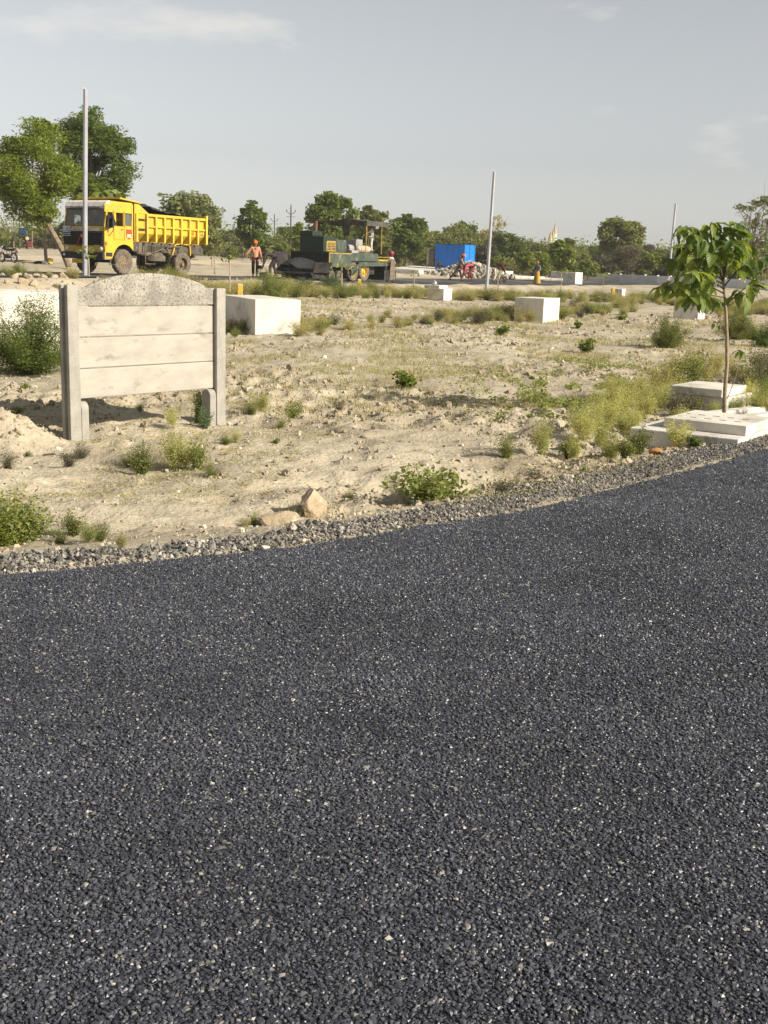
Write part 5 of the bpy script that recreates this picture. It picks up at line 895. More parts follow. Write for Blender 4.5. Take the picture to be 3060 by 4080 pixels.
# temple
SX, SY = 330, 330
P = pd(2196, 1062, 330); tp = thing('temple', 'distant temple with three pastel tapering spires above the trees', 'temple', (P[0], P[1], P[2]), .5); sc = 330 / FPX
pastel = [M('pastel_%s' % n, c, rough=.9) for n, c in (('pink', (.50, .38, .33, 1)), ('orange', (.42, .27, .17, 1)), ('green', (.28, .34, .15, 1)), ('cream', (.55, .50, .36, 1)), ('grey', (.30, .24, .24, 1)))]
def spire(px, ytop, yb, w, cols):
    x = (px - 2196) * sc; zt = (1062 - ytop) * sc; zb = (1062 - yb) * sc; h = zt - zb; s_ = obj('spire', None, None, tp, loc=(x, 0, 0)); hs_ = [0, .16, .30, .52, .70, .80, .90, 1.0]; rs = [1, .95, .80, .72, .42, .24, .13, 0]
    for k in range(7):
        r0, r1 = rs[k] * w * sc / 2, rs[k + 1] * w * sc / 2; MB().lathe([(r0 * 1.06, zb + h * hs_[k]), (r0, zb + h * (hs_[k] + .02)), (r1 * 1.04 + .02, zb + h * hs_[k + 1]), (0, zb + h * hs_[k + 1])], 10).build('tier', pastel[cols[k]], s_)
MB().b2((-3.5, -2, -1), (4.0, 2, (1062 - 1000) * sc)).build('temple_hall', pastel[0], tp); spire(2184, 922, 1000, 22, [0, 2, 3, 1, 1, 4, 0]); spire(2196, 914, 995, 22, [0, 3, 2, 2, 2, 4, 0]); spire(2204, 891, 990, 22, [0, 0, 3, 1, 1, 4, 1])
# power poles
def power_pole(label, x, yb, yt, D, arms=True):
    B0, T0 = pd(x, yb, D), pd(x, yt, D); h = T0[2] - B0[2]; r = thing('power_pole', label, 'power pole', tuple(B0), .5); MB().tube([(0, 0, -.3), (0, 0, h)], [.11, .075], 8).build('pole_shaft', DARKM, r)
    if arms:
        m = MB(); m.tube([(-.55, 0, h * .90), (0, 0, h * .84), (.55, 0, h * .90)], .04, 6); m.b2((-.55, -.03, h * .80), (.55, .03, h * .80 + .05)); m.build('cross_arm', DARKM, r)
        for x_ in (-.55, 0, .55): MB().lathe([(0, 0), (.07, .02), (.04, .10), (.07, .16), (0, .24)], 8, 'z', (x_, 0, h * .90 if x_ else h)).build('insulator', DARKM, r)
power_pole('dark power pole with curved arms above the yellow-green tree', 1157, 1030, 822, 140); power_pole('smaller distant power pole left of the curved arm pole', 1092, 1030, 858, 175); power_pole('short far power pole right of the round tree behind the tipper', 928, 1020, 895, 190, False)
for lbl, x, yb, yt in (('dark post on the left carrying the blue box', 77, 992, 830), ('dark post left of the red box', 107, 1000, 850), ('pale post right of the red box', 128, 1000, 860), ('thin pale post at the far left', 54, 985, 860)):
    B0, T0 = pd(x, yb, 118), pd(x, yt, 118); r = thing('timber_post', lbl, 'post', tuple(B0)); MB().tube([(0, 0, -.3), tuple(T0 - B0)], [.075, .06], 7).build('post_shaft', BARKD if 'dark' in lbl else BARK, r)
def pbox(name, label, cat, x0, y0, x1, y1, D, mat):
    a, c = pd(x0, y1, D), pd(x1, y0, D); r = thing(name, label, cat, ((a[0] + c[0]) / 2, a[1], a[2])); w, h = c[0] - a[0], c[2] - a[2]; MB().b2((-w / 2, -.2, 0), (w / 2, .2, h)).build('box_body', mat, r, bevel=.02); MB().b2((-w / 2 + .05, -.215, .05), (w / 2 - .05, -.203, h - .05)).build('box_door', mat, r)
pbox('switch_box', 'dark blue electric box hung between the left posts', 'box', 78, 908, 104, 932, 117.6, M('navy_paint', (.02, .045, .13, 1), rough=.5)); pbox('switch_box', 'dull red box hung low between the posts on the left', 'box', 110, 962, 128, 983, 117.6, M('dull_red_paint', (.16, .04, .03, 1), rough=.6))
r = thing('round_sign', 'small round pale sign on the post above the red box', 'sign', tuple(pd(109, 950, 117.7))); MB().lathe([(0, -.02), (.17, -.02), (.17, .02), (0, .02)], 14, 'y').build('sign_disc', WHT, r); MB().lathe([(.06, -.025), (.10, -.025), (.10, -.021), (.06, -.021), (.06, -.025)], 14, 'y').build('sign_ring', YELW, r)
# yellow pegs
for x, y, D, lbl in ((957, 1170, 41, 'yellow plot peg right of the precast bay'), (2013, 1180, 66, 'yellow plot peg right of the leaning pole'), (2270, 1172, 70, 'yellow plot peg above the half hidden chamber'), (2444, 1168, 68, 'yellow plot peg beside the small cream stump'), (1432, 1140, 56, 'low yellow plot peg in front of the paver wheels')):
    P = pd(x, y, D); r = thing('survey_peg', lbl, 'peg', tuple(P)); MB().b2((-.08, -.05, -.1), (.08, .05, .30)).build('peg_body', YELW, r, bevel=.01); MB().b2((-.08, -.05, .303), (.08, .05, .33)).build('peg_top', WHT, r)
# ================================================================== big leaved sapling
LVM = LEAF('large_leaf', [(.05, .09, .018), (.09, .14, .022), (.16, .21, .035), (.30, .32, .08)], trans=.42, rough=.42, spec=.45, veins=True); LVD = LEAF('withered_leaf', [(.20, .10, .02), (.35, .22, .03)], trans=.3, veins=True)
def leaf_mesh(seed, L_=.24, W_=.115):
    rn = np.random.default_rng(seed); V = []; n = 9; curl = rn.uniform(.5, 1.5); tw = rn.uniform(-.4, .4)
    for i in range(n):
        t = i / (n - 1); w = W_ / 2 * (math.sin(math.pi * min(1, t * .93 + .05)) ** .75) * (1.12 - .35 * t); x = L_ * math.sin(curl * t) / curl; z = -L_ * (1 - math.cos(curl * t)) / curl
        for k in (-1, -.5, 0, .5, 1): V.append((x, k * w, z + abs(k) * w * .35 + .006 * math.sin(t * 22) * abs(k) + k * w * tw * t))
    F_ = [(i * 5 + k, i * 5 + k + 1, i * 5 + k + 6, i * 5 + k + 5) for i in range(n - 1) for k in range(4)]
    me = bpy.data.meshes.new('leaf'); me.from_pydata([(-.05, 0, .012), (-.05, .002, .012), (0, .003, 0), (0, -.003, 0)] + V, [], [(0, 1, 2, 3)] + [tuple(q + 4 for q in f) for f in F_]); me.polygons.foreach_set('use_smooth', [True] * len(me.polygons)); me.update(); return me
LMs = [leaf_mesh(300 + i) for i in range(7)]
for q in LMs: q.materials.append(LVM)
LMd = leaf_mesh(311); LMd.materials.append(LVD)
DS = 13.75; SB = pd(2886, 1690, DS); SB[2] = gz(SB[0], SB[1]); sap = thing('sapling', 'young tree with large drooping veined leaves rising beside the drain chambers', 'tree', tuple(SB))
def sp(x, y, dy=0.): return tuple(pd(x, y, DS + dy) - SB)
tr_ = [sp(2885, 1660), sp(2888, 1560), sp(2897, 1450), sp(2896, 1340), sp(2892, 1240), sp(2886, 1160), sp(2880, 1110)]; SAPB = M('sapling_bark', (.30, .24, .15, 1), (.20, .16, .10, 1), rough=.9, scale=20)
MB().tube(tr_, [.026, .024, .021, .020, .018, .015, .013], 10).build('trunk', SAPB, sap, smooth=True)
TWG = M('twig', (.07, .055, .035, 1), (.11, .09, .05, 1), rough=.8, scale=10)
brs = [[(2892, 1225), (2840, 1195, -.1), (2790, 1180, -.2), (2740, 1175, -.3)], [(2888, 1215), (2840, 1190, .25), (2780, 1175, .4)], [(2884, 1185), (2800, 1170, -.15), (2700, 1120, -.3), (2640, 1150, -.35)], [(2880, 1130), (2820, 1105, .2), (2745, 1050, .3), (2660, 1030, .35)], [(2880, 1115), (2870, 1060, 0), (2872, 980, .05), (2890, 900, .05)], [(2880, 1115), (2845, 1040, -.25), (2800, 960, -.3), (2760, 930, -.3)], [(2880, 1120), (2900, 1050, .3), (2930, 1000, .4), (2960, 980, .45)],
       [(2893, 1215), (2930, 1180, -.1), (2965, 1150, -.2), (3000, 1130, -.25)], [(2894, 1225), (2950, 1190, .2), (3030, 1120, .35), (3075, 1050, .4)], [(2886, 1140), (2930, 1085, -.2), (2990, 1040, -.3), (3050, 1030, -.3)], [(2880, 1120), (2790, 1030, .0), (2740, 985, .0)], [(2882, 1150), (2790, 1090, -.35), (2740, 1080, -.5)], [(2885, 1170), (2810, 1130, .45), (2750, 1140, .6)], [(2880, 1115), (2850, 1000), (2830, 930), (2835, 885)], [(2880, 1110), (2900, 1000), (2925, 930), (2930, 885)], [(2876, 1105), (2830, 990, .1), (2775, 920, .1), (2730, 900, .1)], [(2880, 1120), (2900, 1030, -.2), (2910, 960, -.3)]]
rs_ = random.Random(4); nleaf = 0
for bi, b in enumerate(brs):
    q = np.array([sp(*p) for p in b]); MB().tube(q, np.linspace(.009, .004, len(q)), 6).build('branch', TWG, sap, smooth=True)
    cum = np.linspace(0, 1, len(q)); nl_ = 19 if bi not in (7, 8, 9) else 10
    for k in range(nl_):
        t = 1 - .72 * (k / nl_) ** 1.2 if k else 1.0
        base = np.array([np.interp(t, cum, q[:, j]) for j in range(3)]); d = q[-1] - q[-2]; hd = math.atan2(d[1], d[0]) + (rs_.uniform(-2.2, 2.2) if k else rs_.uniform(-.4, .4)); base = base + np.array([math.cos(hd), math.sin(hd), 0]) * .05
        dead = nleaf in (47, 121); o = obj('leaf', LMd if dead else rs_.choice(LMs), None, sap); s = rs_.uniform(.62, 1.08); o.scale = (s, s * rs_.uniform(.85, 1.1), s); o.location = base; o.rotation_euler = (rs_.uniform(-.5, .5), rs_.uniform(-.2, .85) if bi not in (4,) or k > 3 else rs_.uniform(-.5, .3), hd)
        if dead: o['label'] = 'withered orange-brown leaf'
        nleaf += 1
for k in range(4):
    o = obj('leaf', LMs[k], None, sap); o.location = sp(2838 + 8 * k, 1290 + 3 * k, -.1); o.scale = (.4,) * 3; o.rotation_euler = (.2, .3, k * 1.5)
MB().tube([sp(2893, 1320), sp(2860, 1305, -.05), sp(2835, 1290, -.1)], [.004, .003, .002], 5).build('branch', TWG, sap)
s2 = thing('seedling', 'thin seedling with a few bright leaves right of the sapling trunk', 'plant', tuple(on_ground(2895, 1600))); S2 = np.array(s2.location); q2 = [tuple(pd(x, y, DS + .3) - S2) for x, y in ((2897, 1590), (2925, 1520), (2945, 1450), (2952, 1400))]; MB().tube(q2, [.006, .005, .004, .003], 6).build('stem', SAPB, s2)
for k in range(6): o = obj('leaf', LMs[k], None, s2); o.location = q2[-1]; s = rs_.uniform(.38, .6); o.scale = (s, s, s); o.rotation_euler = (rs_.uniform(-.3, .3), rs_.uniform(-.4, .6), k * 1.05 + .3)
# small staked saplings along the far road
def staked(label, x, yb, yt, D, lm='lime', n=26, lw=.5, name='young_sapling', stake=True, ls=.09):
    B0, T0 = pd(x, yb, D), pd(x, yt, D); h = T0[2] - B0[2]; r = thing(name, label, 'sapling', tuple(B0), rw.uniform(0, 6)); MB().tube([(0, 0, -.1), (.03, 0, h * .5), (0, .03, h * .85)], [.022, .016, .010], 6).build('trunk', SAPB, r)
    if stake: MB().tube([(.05, .02, -.1), (.04, .04, h * .8)], .014, 5).build('stake', BEI, r)
    rn = np.random.default_rng(int(x)); C = np.clip(rn.normal(size=(n, 3)), -1.5, 1.5) * np.array([lw * .42, lw * .42, lw * .28]) + np.array([0, 0, h * .86]); V_, T_ = quads_leaf(C, ls, rn, .6, .15, .62); obj('foliage', raw_mesh('foliage', V_, T_), LEAFM[lm], r)
staked('leafy sapling tied to a bent stake in front of the truck bumper', 352, 1132, 985, 44.6, n=46, lw=.55, ls=.085); staked('bare thin stake with few leaves right of the truck', 857, 1085, 1000, 62, n=8, lw=.3); staked('white staked sapling left of the person in the peach shirt', 912, 1150, 1000, 44, 'dark', n=26, lw=.42); staked('sapling with drooping leaves in front of the paver wheels', 1358, 1150, 1052, 52, n=22, lw=.55)
staked('staked sapling just right of the person in the pink turban', 1646, 1152, 1072, 60, n=12, lw=.5); staked('staked sapling in front of the stooping person in maroon', 1985, 1168, 1088, 66, n=14, lw=.5); staked('staked sapling right of the person in the yellow skirt', 2233, 1158, 1072, 72, n=24, lw=.6); staked('slim seedling in the weeds left of the far pole', 2404, 1140, 1090, 72, 'weed', n=16, lw=.4, stake=False); staked('short white staked sapling far left of the peach shirted man', 968, 1038, 1000, 90, n=14, lw=.9); staked('thin sapling on the pale field right of the tipper', 845, 1060, 1010, 85, n=14, lw=.7)
# ================================================================== people
def skinned(name, joints, bones, mat, parent, sub=1):
    names = list(joints); ix = {n: i for i, n in enumerate(names)}; me = bpy.data.meshes.new(name); me.from_pydata([joints[n][:3] for n in names], [(ix[a], ix[b]) for a, b in bones], []); o = obj(name, me, mat, parent)
    md = o.modifiers.new('skin', 'SKIN'); md.use_smooth_shade = True; sv_ = me.skin_vertices[0].data
    for n in names: r = joints[n][3]; sv_[ix[n]].radius = r if isinstance(r, tuple) else (r, r); sv_[ix[n]].use_root = False
    sv_[0].use_root = True; ss = o.modifiers.new('sub', 'SUBSURF'); ss.levels = sub; ss.render_levels = sub; return o
SKIN = M('skin', (.13, .065, .038, 1), (.10, .05, .03, 1), rough=.6, scale=8); HAIR = M('hair', (.01, .009, .008, 1), rough=.7)
def cloth(n, c, c2=None): return M(n, (*c, 1), (*(c2 or tuple(q * .7 for q in c)), 1), rough=.95, scale=9, bump=.4, bscale=20, spec=.1)
STAND = dict(pel=(0, 0, .90), wai=(0, 0, 1.05), che=(0, -.01, 1.26), nec=(0, 0, 1.43), hed=(0, .02, 1.57), sl=(-.17, 0, 1.38), sr=(.17, 0, 1.38), el=(-.25, -.02, 1.12), er=(.25, -.02, 1.12), wl=(-.27, .06, .88), wr=(.27, .06, .88), hl=(-.09, 0, .87), hr=(.09, 0, .87), kl=(-.11, .03, .48), kr=(.11, .03, .48), al=(-.11, -.02, .09), ar=(.11, -.02, .09))
def person(label, P, yaw, pose, shirt, trousers, head=None, headk='turban', sleeve='long', skirt=None, hs=1., extra=None, D=None):
    J = dict(STAND); J.update(pose or {}); r = thing('person', label, 'person', tuple(P), yaw); r.scale = (hs, hs, hs); V3 = lambda n: np.array(J[n], float)
    rr = dict(pel=(.13, .10), wai=(.12, .095), che=(.145, .10), nec=.055, hed=.095, sl=.07, sr=.07, el=.045, er=.045, wl=.032, wr=.032, hl=.085, hr=.085, kl=.06, kr=.06, al=.042, ar=.042); B = {n: (*J[n], rr[n]) for n in J}
    hd = V3('hed') - V3('nec'); hd /= np.linalg.norm(hd); fw_ = np.array([0, 1., 0]) - hd * hd[1]; fw_ /= np.linalg.norm(fw_) + 1e-6; top = V3('hed') + hd * .10; B['top'] = (*top, .07); fk = J.get('face', None)
    for s_ in 'lr':
        a = V3('a' + s_); k = V3('k' + s_); f = np.array([0, 1, 0]); B['t' + s_] = (*(a + f * .15 + np.array([0, 0, -.055])), .035)
        w = V3('w' + s_); e = V3('e' + s_); d = (w - e) / np.linalg.norm(w - e); B['p' + s_] = (*(w + d * .07), .038)
    bones = [('pel', 'wai'), ('wai', 'che'), ('che', 'nec'), ('nec', 'hed'), ('hed', 'top'), ('che', 'sl'), ('che', 'sr'), ('sl', 'el'), ('sr', 'er'), ('el', 'wl'), ('er', 'wr'), ('wl', 'pl'), ('wr', 'pr'), ('pel', 'hl'), ('pel', 'hr'), ('hl', 'kl'), ('hr', 'kr'), ('kl', 'al'), ('kr', 'ar'), ('al', 'tl'), ('ar', 'tr')]
    body = skinned('body', B, bones, SKIN, r)
    for s_ in 'lr':                               # fingers and thumb
        w = V3('w' + s_); e = V3('e' + s_); d = (w - e) / np.linalg.norm(w - e); sd_ = np.cross(d, [0, 1, .2]); sd_ /= np.linalg.norm(sd_) + 1e-6; n_ = np.cross(sd_, d); m = MB()
        for k in range(4): b0 = w + d * .09 + sd_ * (k - 1.5) * .019; ln = (.065, .08, .075, .058)[k]; m.tube([b0, b0 + d * ln * .5 + n_ * .004, b0 + d * ln * .85 + n_ * .03], [.010, .009, .007], 5)
        b0 = w + d * .045 + sd_ * .035; m.tube([b0, b0 + sd_ * .03 + d * .025, b0 + sd_ * .035 + d * .055], [.011, .010, .008], 5); m.build('hand', SKIN, r, smooth=True)
    m = MB(); c = V3('hed') + fw_ * .092; m.tube([c + hd * .02, c + fw_ * .02 - hd * .025, c - hd * .035], [.010, .016, .008], 5); sx = np.cross(fw_, hd)
    for q in (1, -1): m.tube([V3('hed') + sx * q * .09 + hd * .02, V3('hed') + sx * q * .105, V3('hed') + sx * q * .09 - hd * .03], [.012, .02, .010], 5)
    m.build('nose_and_ears', SKIN, r, smooth=True); m = MB()
    for q in (1, -1): m.box(tuple(c + sx * q * .034 + hd * .02 - fw_ * .006), (.022, .018, .012))
    m.box(tuple(c - hd * .062 - fw_ * .010), (.045, .016, .010)); m.build('eyes_and_mouth', HAIR, r)
    S_ = {n: (*J[n], q) for n, q in dict(pel=(.155, .12), wai=(.145, .12), che=(.165, .125), sl=.085, sr=.085, el=.062, er=.062).items()}; S_['hem'] = (*(V3('pel') + (V3('pel') - V3('wai')) * .35), (.16, .125)); S_['col'] = (*(V3('che') * .25 + V3('nec') * .75), .07); sb = [('pel', 'wai'), ('wai', 'che'), ('che', 'sl'), ('che', 'sr'), ('sl', 'el'), ('sr', 'er'), ('pel', 'hem'), ('che', 'col')]
    if sleeve == 'long':
        for s_ in 'lr': q = V3('e' + s_) * .2 + V3('w' + s_) * .8; S_['c' + s_] = (*q, .047); sb.append(('e' + s_, 'c' + s_))
    skinned('shirt', S_, sb, shirt, r)
    if skirt is None:
        T_ = {n: (*J[n], q) for n, q in dict(pel=(.145, .115), hl=.10, hr=.10, kl=.082, kr=.082).items()}; 
        for s_ in 'lr': q = V3('k' + s_) * .12 + V3('a' + s_) * .88; T_['u' + s_] = (*q, .068)
        skinned('trousers', T_, [('pel', 'hl'), ('pel', 'hr'), ('hl', 'kl'), ('hr', 'kr'), ('kl', 'ul'), ('kr', 'ur')], trousers, r)
    else:
        m = MB(); pc = V3('pel'); n = 20; V = []
        for zf, rx in ((.14, .155), (0, .18), (-.3, .22), (-.6, .26), (-.78, .30)):
            for k in range(n): w = 2 * math.pi * k / n; q = rx * (1 + .08 * math.sin(w * 6) * (-zf)); V.append((pc[0] + q * math.cos(w), pc[1] * (1 + zf) + q * .85 * math.sin(w), max(.03, pc[2] + zf)))
        m.add(V, [(i * n + k, i * n + (k + 1) % n, (i + 1) * n + (k + 1) % n, (i + 1) * n + k) for i in range(4) for k in range(n)]); m.build('skirt', skirt, r, smooth=True)
    q = V3('hed') + hd * .055; mt = head or HAIR
    rot = Vector((0, 0, 1)).rotation_difference(Vector(hd)).to_matrix(); nm = {'turban': 'turban', 'cap': 'headscarf', 'hair': 'hair'}[headk]; pr = {'turban': [(.088, -.05), (.125, -.01), (.135, .04), (.11, .09), (.05, .115), (0, .12)], 'cap': [(.103, -.055), (.112, 0), (.10, .06), (.06, .095), (0, .105)], 'hair': [(.098, -.05), (.108, 0), (.098, .05), (.06, .08), (0, .09)]}[headk]
    m = MB().lathe(pr, 14); v = np.concatenate(m.v) * (1 + .05 * np.sin(np.arange(len(m.v[0])) * 1.7))[:, None]; m.v = [(np.array(rot) @ v.T).T + q - fw_ * .012]; h = m.build(nm, mt, r, smooth=True)
    if headk == 'turban': m2 = MB().tube([q - fw_ * .10, q - fw_ * .14 - hd * .10, q - fw_ * .12 - hd * .26], [.04, .05, .03], 6); m2.build('turban_tail', mt, r, smooth=True)
    m = MB()
    for s_ in 'lr': a = V3('a' + s_); m.box(tuple(a + np.array([0, .055, -.065])), (.10, .26, .05))
    m.build('shoe', BLK, r, bevel=.015); return r
def foot(x, y, D): return pd(x, y, D)
VA = lambda x: math.atan2(-(x - 1530), FPX)                           # yaw facing away from the viewer along the ray
BEND = dict(pel=(0, -.18, .86), wai=(0, -.10, .98), che=(0, .17, 1.08), nec=(0, .36, 1.08), hed=(0, .49, 1.02), sl=(-.17, .28, 1.06), sr=(.17, .28, 1.06), el=(-.19, .34, .78), er=(.19, .34, .78), wl=(-.14, .40, .53), wr=(.14, .40, .53), hl=(-.09, -.17, .84), hr=(.09, -.17, .84), kl=(-.12, .06, .47), kr=(.12, -.08, .47), al=(-.12, .05, .09), ar=(.12, -.25, .09))
person('person in a peach shirt and orange headscarf seen from behind carrying a black pan', foot(1017, 1105, 57), VA(1017) + .1, dict(el=(-.36, -.02, 1.15), wl=(-.55, .0, .98), er=(.24, .0, 1.10), wr=(.29, .08, .86), kl=(-.10, .04, .48), al=(-.11, -.05, .09), kr=(.10, .10, .50), ar=(.09, .12, .09)), cloth('peach_cloth', (.50, .24, .15)), cloth('maroon_cloth', (.045, .018, .016)), cloth('orange_cloth', (.65, .17, .03)), 'cap')
person('person in dark grey bending down to a pan with hair uncovered', foot(1082, 1101, 57.5), rad(90), dict(BEND), cloth('dark_grey_cloth', (.060, .052, .048)), cloth('brown_cloth', (.055, .045, .040)), None, 'hair')
dk = bpy.data.objects['asphalt_paver'].matrix_world
q = dk @ Vector((-2.75, .55, 1.05)); person('person in white with a white headscarf standing at the paver console', (q.x, q.y, q.z + .41), rad(96), dict(el=(-.26, .16, 1.16), wl=(-.2, .42, 1.18), er=(.22, .12, 1.12), wr=(.14, .36, 1.12)), cloth('white_cloth', (.60, .56, .48)), cloth('white_cloth_trousers', (.58, .54, .46)), cloth('cream_cloth', (.56, .54, .42)), 'cap')
person('person in a white shirt and pink turban walking behind the paver', foot(1556, 1127, 67.5), VA(1556) - 2.0, dict(el=(-.2, .12, 1.12), wl=(-.02, .26, 1.05), er=(.22, .1, 1.12), wr=(.06, .28, 1.06), kl=(-.1, .12, .49), al=(-.1, .06, .09), kr=(.1, .0, .48), ar=(.1, -.22, .10)), cloth('pale_shirt_cloth', (.55, .50, .42)), cloth('jeans_cloth', (.10, .12, .14)), cloth('pink_cloth', (.52, .07, .13)), 'turban')
person('person with an orange turban striding over the new asphalt', foot(1826, 1119, 75), rad(-88), dict(pel=(0, 0, .84), wai=(0, .03, 1.0), che=(0, .12, 1.2), nec=(0, .2, 1.36), hed=(0, .26, 1.49), sl=(-.17, .14, 1.31), sr=(.17, .14, 1.31), el=(-.24, .2, 1.05), er=(.24, .22, 1.05), wl=(-.18, .48, .92), wr=(.18, .48, .92), hl=(-.09, 0, .82), hr=(.09, 0, .82), kl=(-.1, .14, .46), al=(-.1, .22, .09), kr=(.1, -.26, .46), ar=(.1, -.58, .13)), cloth('khaki_cloth', (.24, .20, .15)), cloth('dark_cloth', (.06, .05, .045)), cloth('bright_orange_cloth', (.72, .16, .03)), 'turban')
person('person in pink bent double in front of the orange turbaned person', foot(1868, 1120, 74), rad(100), dict(BEND, che=(0, .16, .98), nec=(0, .34, .9), hed=(0, .44, .82), sl=(-.17, .26, .92), sr=(.17, .26, .92), el=(-.19, .3, .62), er=(.19, .3, .62), wl=(-.14, .36, .38), wr=(.14, .36, .38)), cloth('rose_cloth', (.52, .10, .14)), cloth('dark_red_cloth', (.16, .03, .04)), cloth('rose_scarf_cloth', (.50, .09, .14)), 'cap')
person('person in a maroon shirt and white trousers stooping with a black tool', foot(1978, 1126, 77), rad(-92), dict(BEND, che=(0, .18, 1.14), nec=(0, .36, 1.18), hed=(0, .49, 1.14), sl=(-.17, .3, 1.15), sr=(.17, .3, 1.15), el=(-.18, .36, .88), er=(.18, .42, .88), wl=(-.12, .5, .66), wr=(.12, .55, .62)), cloth('plum_cloth', (.085, .025, .032)), cloth('offwhite_cloth', (.55, .50, .40)), None, 'hair')
person('person in a grey-blue top, yellow skirt and orange headscarf standing at the right', foot(2138, 1135, 88.5), VA(2138) + 2.6, dict(el=(-.27, .05, 1.10), wl=(-.14, .24, 1.02), er=(.26, .02, 1.1), wr=(.30, .1, .88)), cloth('blue_grey_cloth', (.13, .15, .18)), cloth('mustard_cloth', (.42, .25, .05)), cloth('orange_scarf_cloth', (.48, .16, .05)), 'cap', skirt=cloth('mustard_skirt_cloth', (.44, .27, .05), (.30, .17, .04)))
q = bpy.data.objects['tipper_truck'].matrix_world @ Vector((3.75, -.25, 1.02)); person('person driving the tipper seen through the windscreen', tuple(q), TR.rotation_euler[2] - math.pi / 2, dict(pel=(0, 0, .45), wai=(0, -.02, .6), che=(0, -.03, .80), nec=(0, -.02, .97), hed=(0, .01, 1.10), sl=(-.17, -.03, .92), sr=(.17, -.03, .92), el=(-.22, .12, .72), er=(.22, .12, .72), wl=(-.14, .36, .74), wr=(.14, .36, .74), hl=(-.09, 0, .44), hr=(.09, 0, .44), kl=(-.12, .36, .46), kr=(.12, .36, .46), al=(-.12, .42, .09), ar=(.12, .42, .09)), cloth('tan_cloth', (.32, .26, .20)), cloth('driver_trousers_cloth', (.08, .07, .06)), None, 'hair')
# pans and tool
def pan(label, P): m = MB().lathe([(0, 0), (.13, 0), (.20, .16), (.21, .17), (.19, .165), (.12, .02), (0, .02)], 16); r = thing('metal_pan', label, 'pan', tuple(P)); m.build('pan_bowl', TAR, r, smooth=True); MB().tube([(-.2, 0, .165), (-.12, 0, .36), (0, 0, .42), (.12, 0, .36), (.2, 0, .165)], .008, 5).build('handle', DARKM, r)
P = pd(1036, 1072, 56.8); pan('black pan hanging from the hand of the peach shirted person', P); P = pd(1047, 1103, 57.2); pan('black pan on the ground before the stooping person in grey', P); P = pd(1052, 1099, 57.6); pan('second black pan behind the pan on the ground', P)
P = pd(2001, 1122, 77); r = thing('tamping_tool', 'black tool held to the ground by the stooping person in maroon', 'tool', tuple(P)); MB().tube([(-.22, 0, .66), (.1, 0, .06)], .02, 6).build('handle', BLK, r); MB().box((.12, 0, .05), (.22, .16, .24), (.4, 'Y')).build('tool_head', BLK, r)
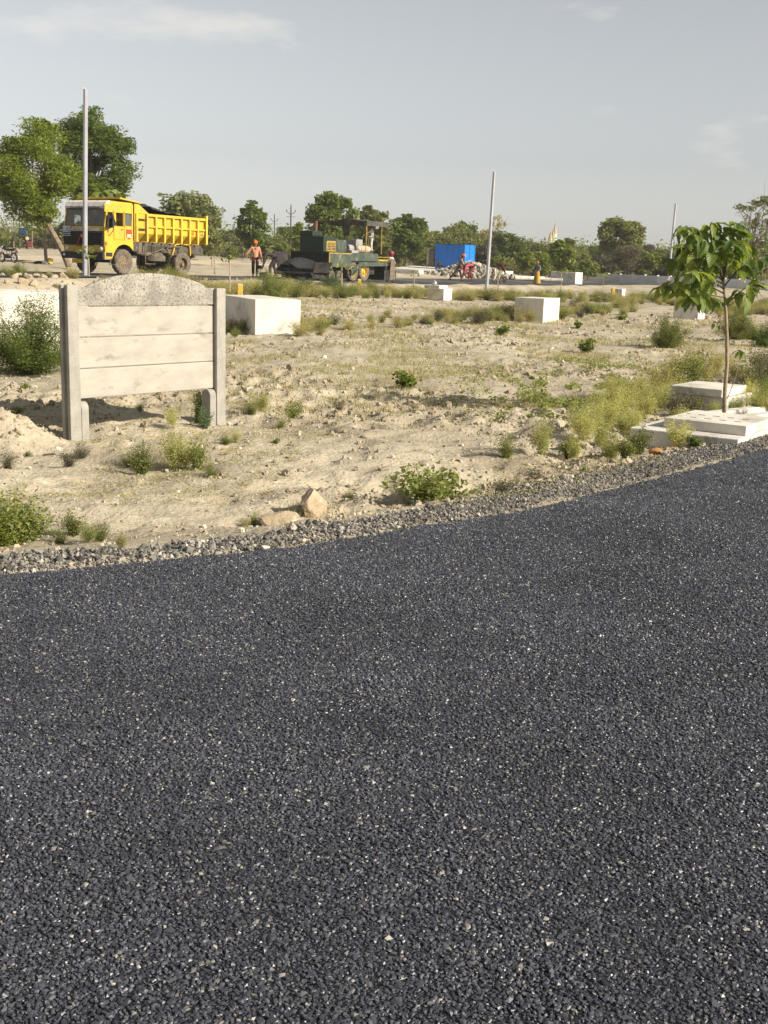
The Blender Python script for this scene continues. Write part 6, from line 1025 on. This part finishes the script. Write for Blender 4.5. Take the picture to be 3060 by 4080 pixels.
# ================================================================== motorcycle and odds and ends at the left
def motorcycle():
    P = pd(34, 1047, 70); r = thing('motorcycle', 'black motorcycle parked at the left edge beyond the road', 'motorcycle', tuple(P), rad(140))
    def mw_(x):
        w = obj('wheel', None, None, r, loc=(x, 0, .31)); MB().lathe([(.24, -.045), (.29, -.05), (.31, 0), (.29, .05), (.24, .045), (.24, -.045)], 24, 'y').build('tyre', BLK, w); m = MB().lathe([(.225, -.03), (.24, -.03), (.24, .03), (.225, .03), (.225, -.03)], 24, 'y'); m.lathe([(0, -.06), (.04, -.06), (.04, .06), (0, .06)], 10, 'y')
        for k in range(12): a = math.pi * k / 6; m.tube([(0, 0, 0), (.23 * math.cos(a), 0, .23 * math.sin(a))], .004, 4)
        m.build('rim', GALV, w)
    mw_(-.62); mw_(.66)
    m = MB(); m.tube([(-.62, .1, .31), (-.1, .1, .38), (.05, .08, .7), (.45, 0, .82)], .02, 6); m.tube([(-.62, -.1, .31), (-.1, -.1, .38), (.05, -.08, .7), (.45, 0, .82)], .02, 6); m.tube([(-.75, 0, .72), (.1, 0, .70)], .025, 6); m.tube([(-.5, .12, .4), (-.6, .12, .68)], .03, 8); m.tube([(-.5, -.12, .4), (-.6, -.12, .68)], .03, 8); m.build('frame', DARKM, r)
    m = MB().b2((-.15, -.14, .25), (.22, .14, .5)); m.lathe([(0, -.13), (.11, -.13), (.12, .13), (0, .13)], 12, 'y', (.0, 0, .36)); m.build('engine', DARKM, r, bevel=.02)
    MB().prism([(-.78, .76), (-.72, .85), (-.3, .82), (.0, .80), (.05, .74), (-.5, .72)], -.11, .11, 'y').build('seat', BLK, r, bevel=.03); MB().prism([(.02, .76), (.1, .92), (.3, .97), (.46, .90), (.42, .78), (.2, .72)], -.13, .13, 'y').build('fuel_tank', BLK, r, bevel=.05)
    m = MB(); m.tube([(.66, .08, .31), (.46, .08, .86)], .022, 8); m.tube([(.66, -.08, .31), (.46, -.08, .86)], .022, 8); m.build('fork', GALV, r); MB().tube([(.36, .34, .98), (.44, .12, 1.0), (.44, -.12, 1.0), (.36, -.34, .98)], .014, 6).build('handlebar', DARKM, r)
    m = MB()
    for y in (.3, -.3): m.tube([(.4, y, .99), (.38, y * 1.15, 1.16)], .007, 5); m.box((.38, y * 1.2, 1.18), (.02, .12, .08))
    m.build('mirror', DARKM, r); MB().lathe([(0, 0), (.09, 0), (.08, .06), (0, .08)], 12, 'x', (.5, 0, .88)).build('headlight', LENS, r)
    MB().add([(-.95, -.06, .6), (-.95, .06, .6), (-.78, .06, .78), (-.78, -.06, .78), (-.35, .06, .66), (-.35, -.06, .66), (-.93, -.06, .57), (-.93, .06, .57)], [(0, 1, 2, 3), (3, 2, 4, 5), (0, 1, 7, 6)]).build('rear_mudguard', BLK, r); MB().b2((-.86, -.06, .70), (-.80, .06, .77)).build('tail_light', RED, r); MB().tube([(.1, -.15, .28), (-.3, -.17, .28), (-.8, -.17, .36)], [.025, .035, .045], 8).build('exhaust', GALV, r); return r
motorcycle()
def blob(name, label, cat, P, size, mat, seed): o = rock(label, P, size, mat, seed, rw.uniform(0, 6), cat, name); return o
for x, y, sz_, mt, lb_, nm, ct in [(93, 1040, (.13, .12, .14), YELW, 'dull orange can on the ground right of the motorcycle', 'paint_can', 'can'), (122, 1040, (.16, .14, .15), YEL, 'yellow can on the ground between the orange can and the sacks', 'paint_can', 'can'), (155, 1042, (.35, .2, .14), BLK, 'dark bundle lying beside the leaning trunk', 'bundle', 'bundle'), (180, 1044, (.22, .2, .22), WHT, 'pale sack beside the dark bundle', 'sack', 'sack'), (200, 1046, (.10, .2, .30), YEL, 'bright yellow sack nearest the leaning trunk', 'sack', 'sack')]:
    P = pd(x, y, 66); z = gz(P[0], P[1]); blob(nm, lb_, ct, (P[0], P[1], z + sz_[2] * .6), sz_, mt, int(x))

# ================================================================== air: one box of thin haze round the whole place
hz = MB().b2((-1500, -1500, -4.5), (1500, 1500, 16.5)); HZ = bpy.data.materials.new('haze'); HZ.use_nodes = True; t_ = HZ.node_tree
for n_ in list(t_.nodes):
    if n_.type != 'OUTPUT_MATERIAL': t_.nodes.remove(n_)
pv = t_.nodes.new('ShaderNodeVolumePrincipled'); pv.inputs['Color'].default_value = (.99, .99, .98, 1); pv.inputs['Density'].default_value = .00028; pv.inputs['Anisotropy'].default_value = 0.0
t_.links.new(pv.outputs[0], [n for n in t_.nodes if n.type == 'OUTPUT_MATERIAL'][0].inputs['Volume'])
tag(hz.build('haze', HZ), 'thin dusty evening haze', None, None, 'stuff')
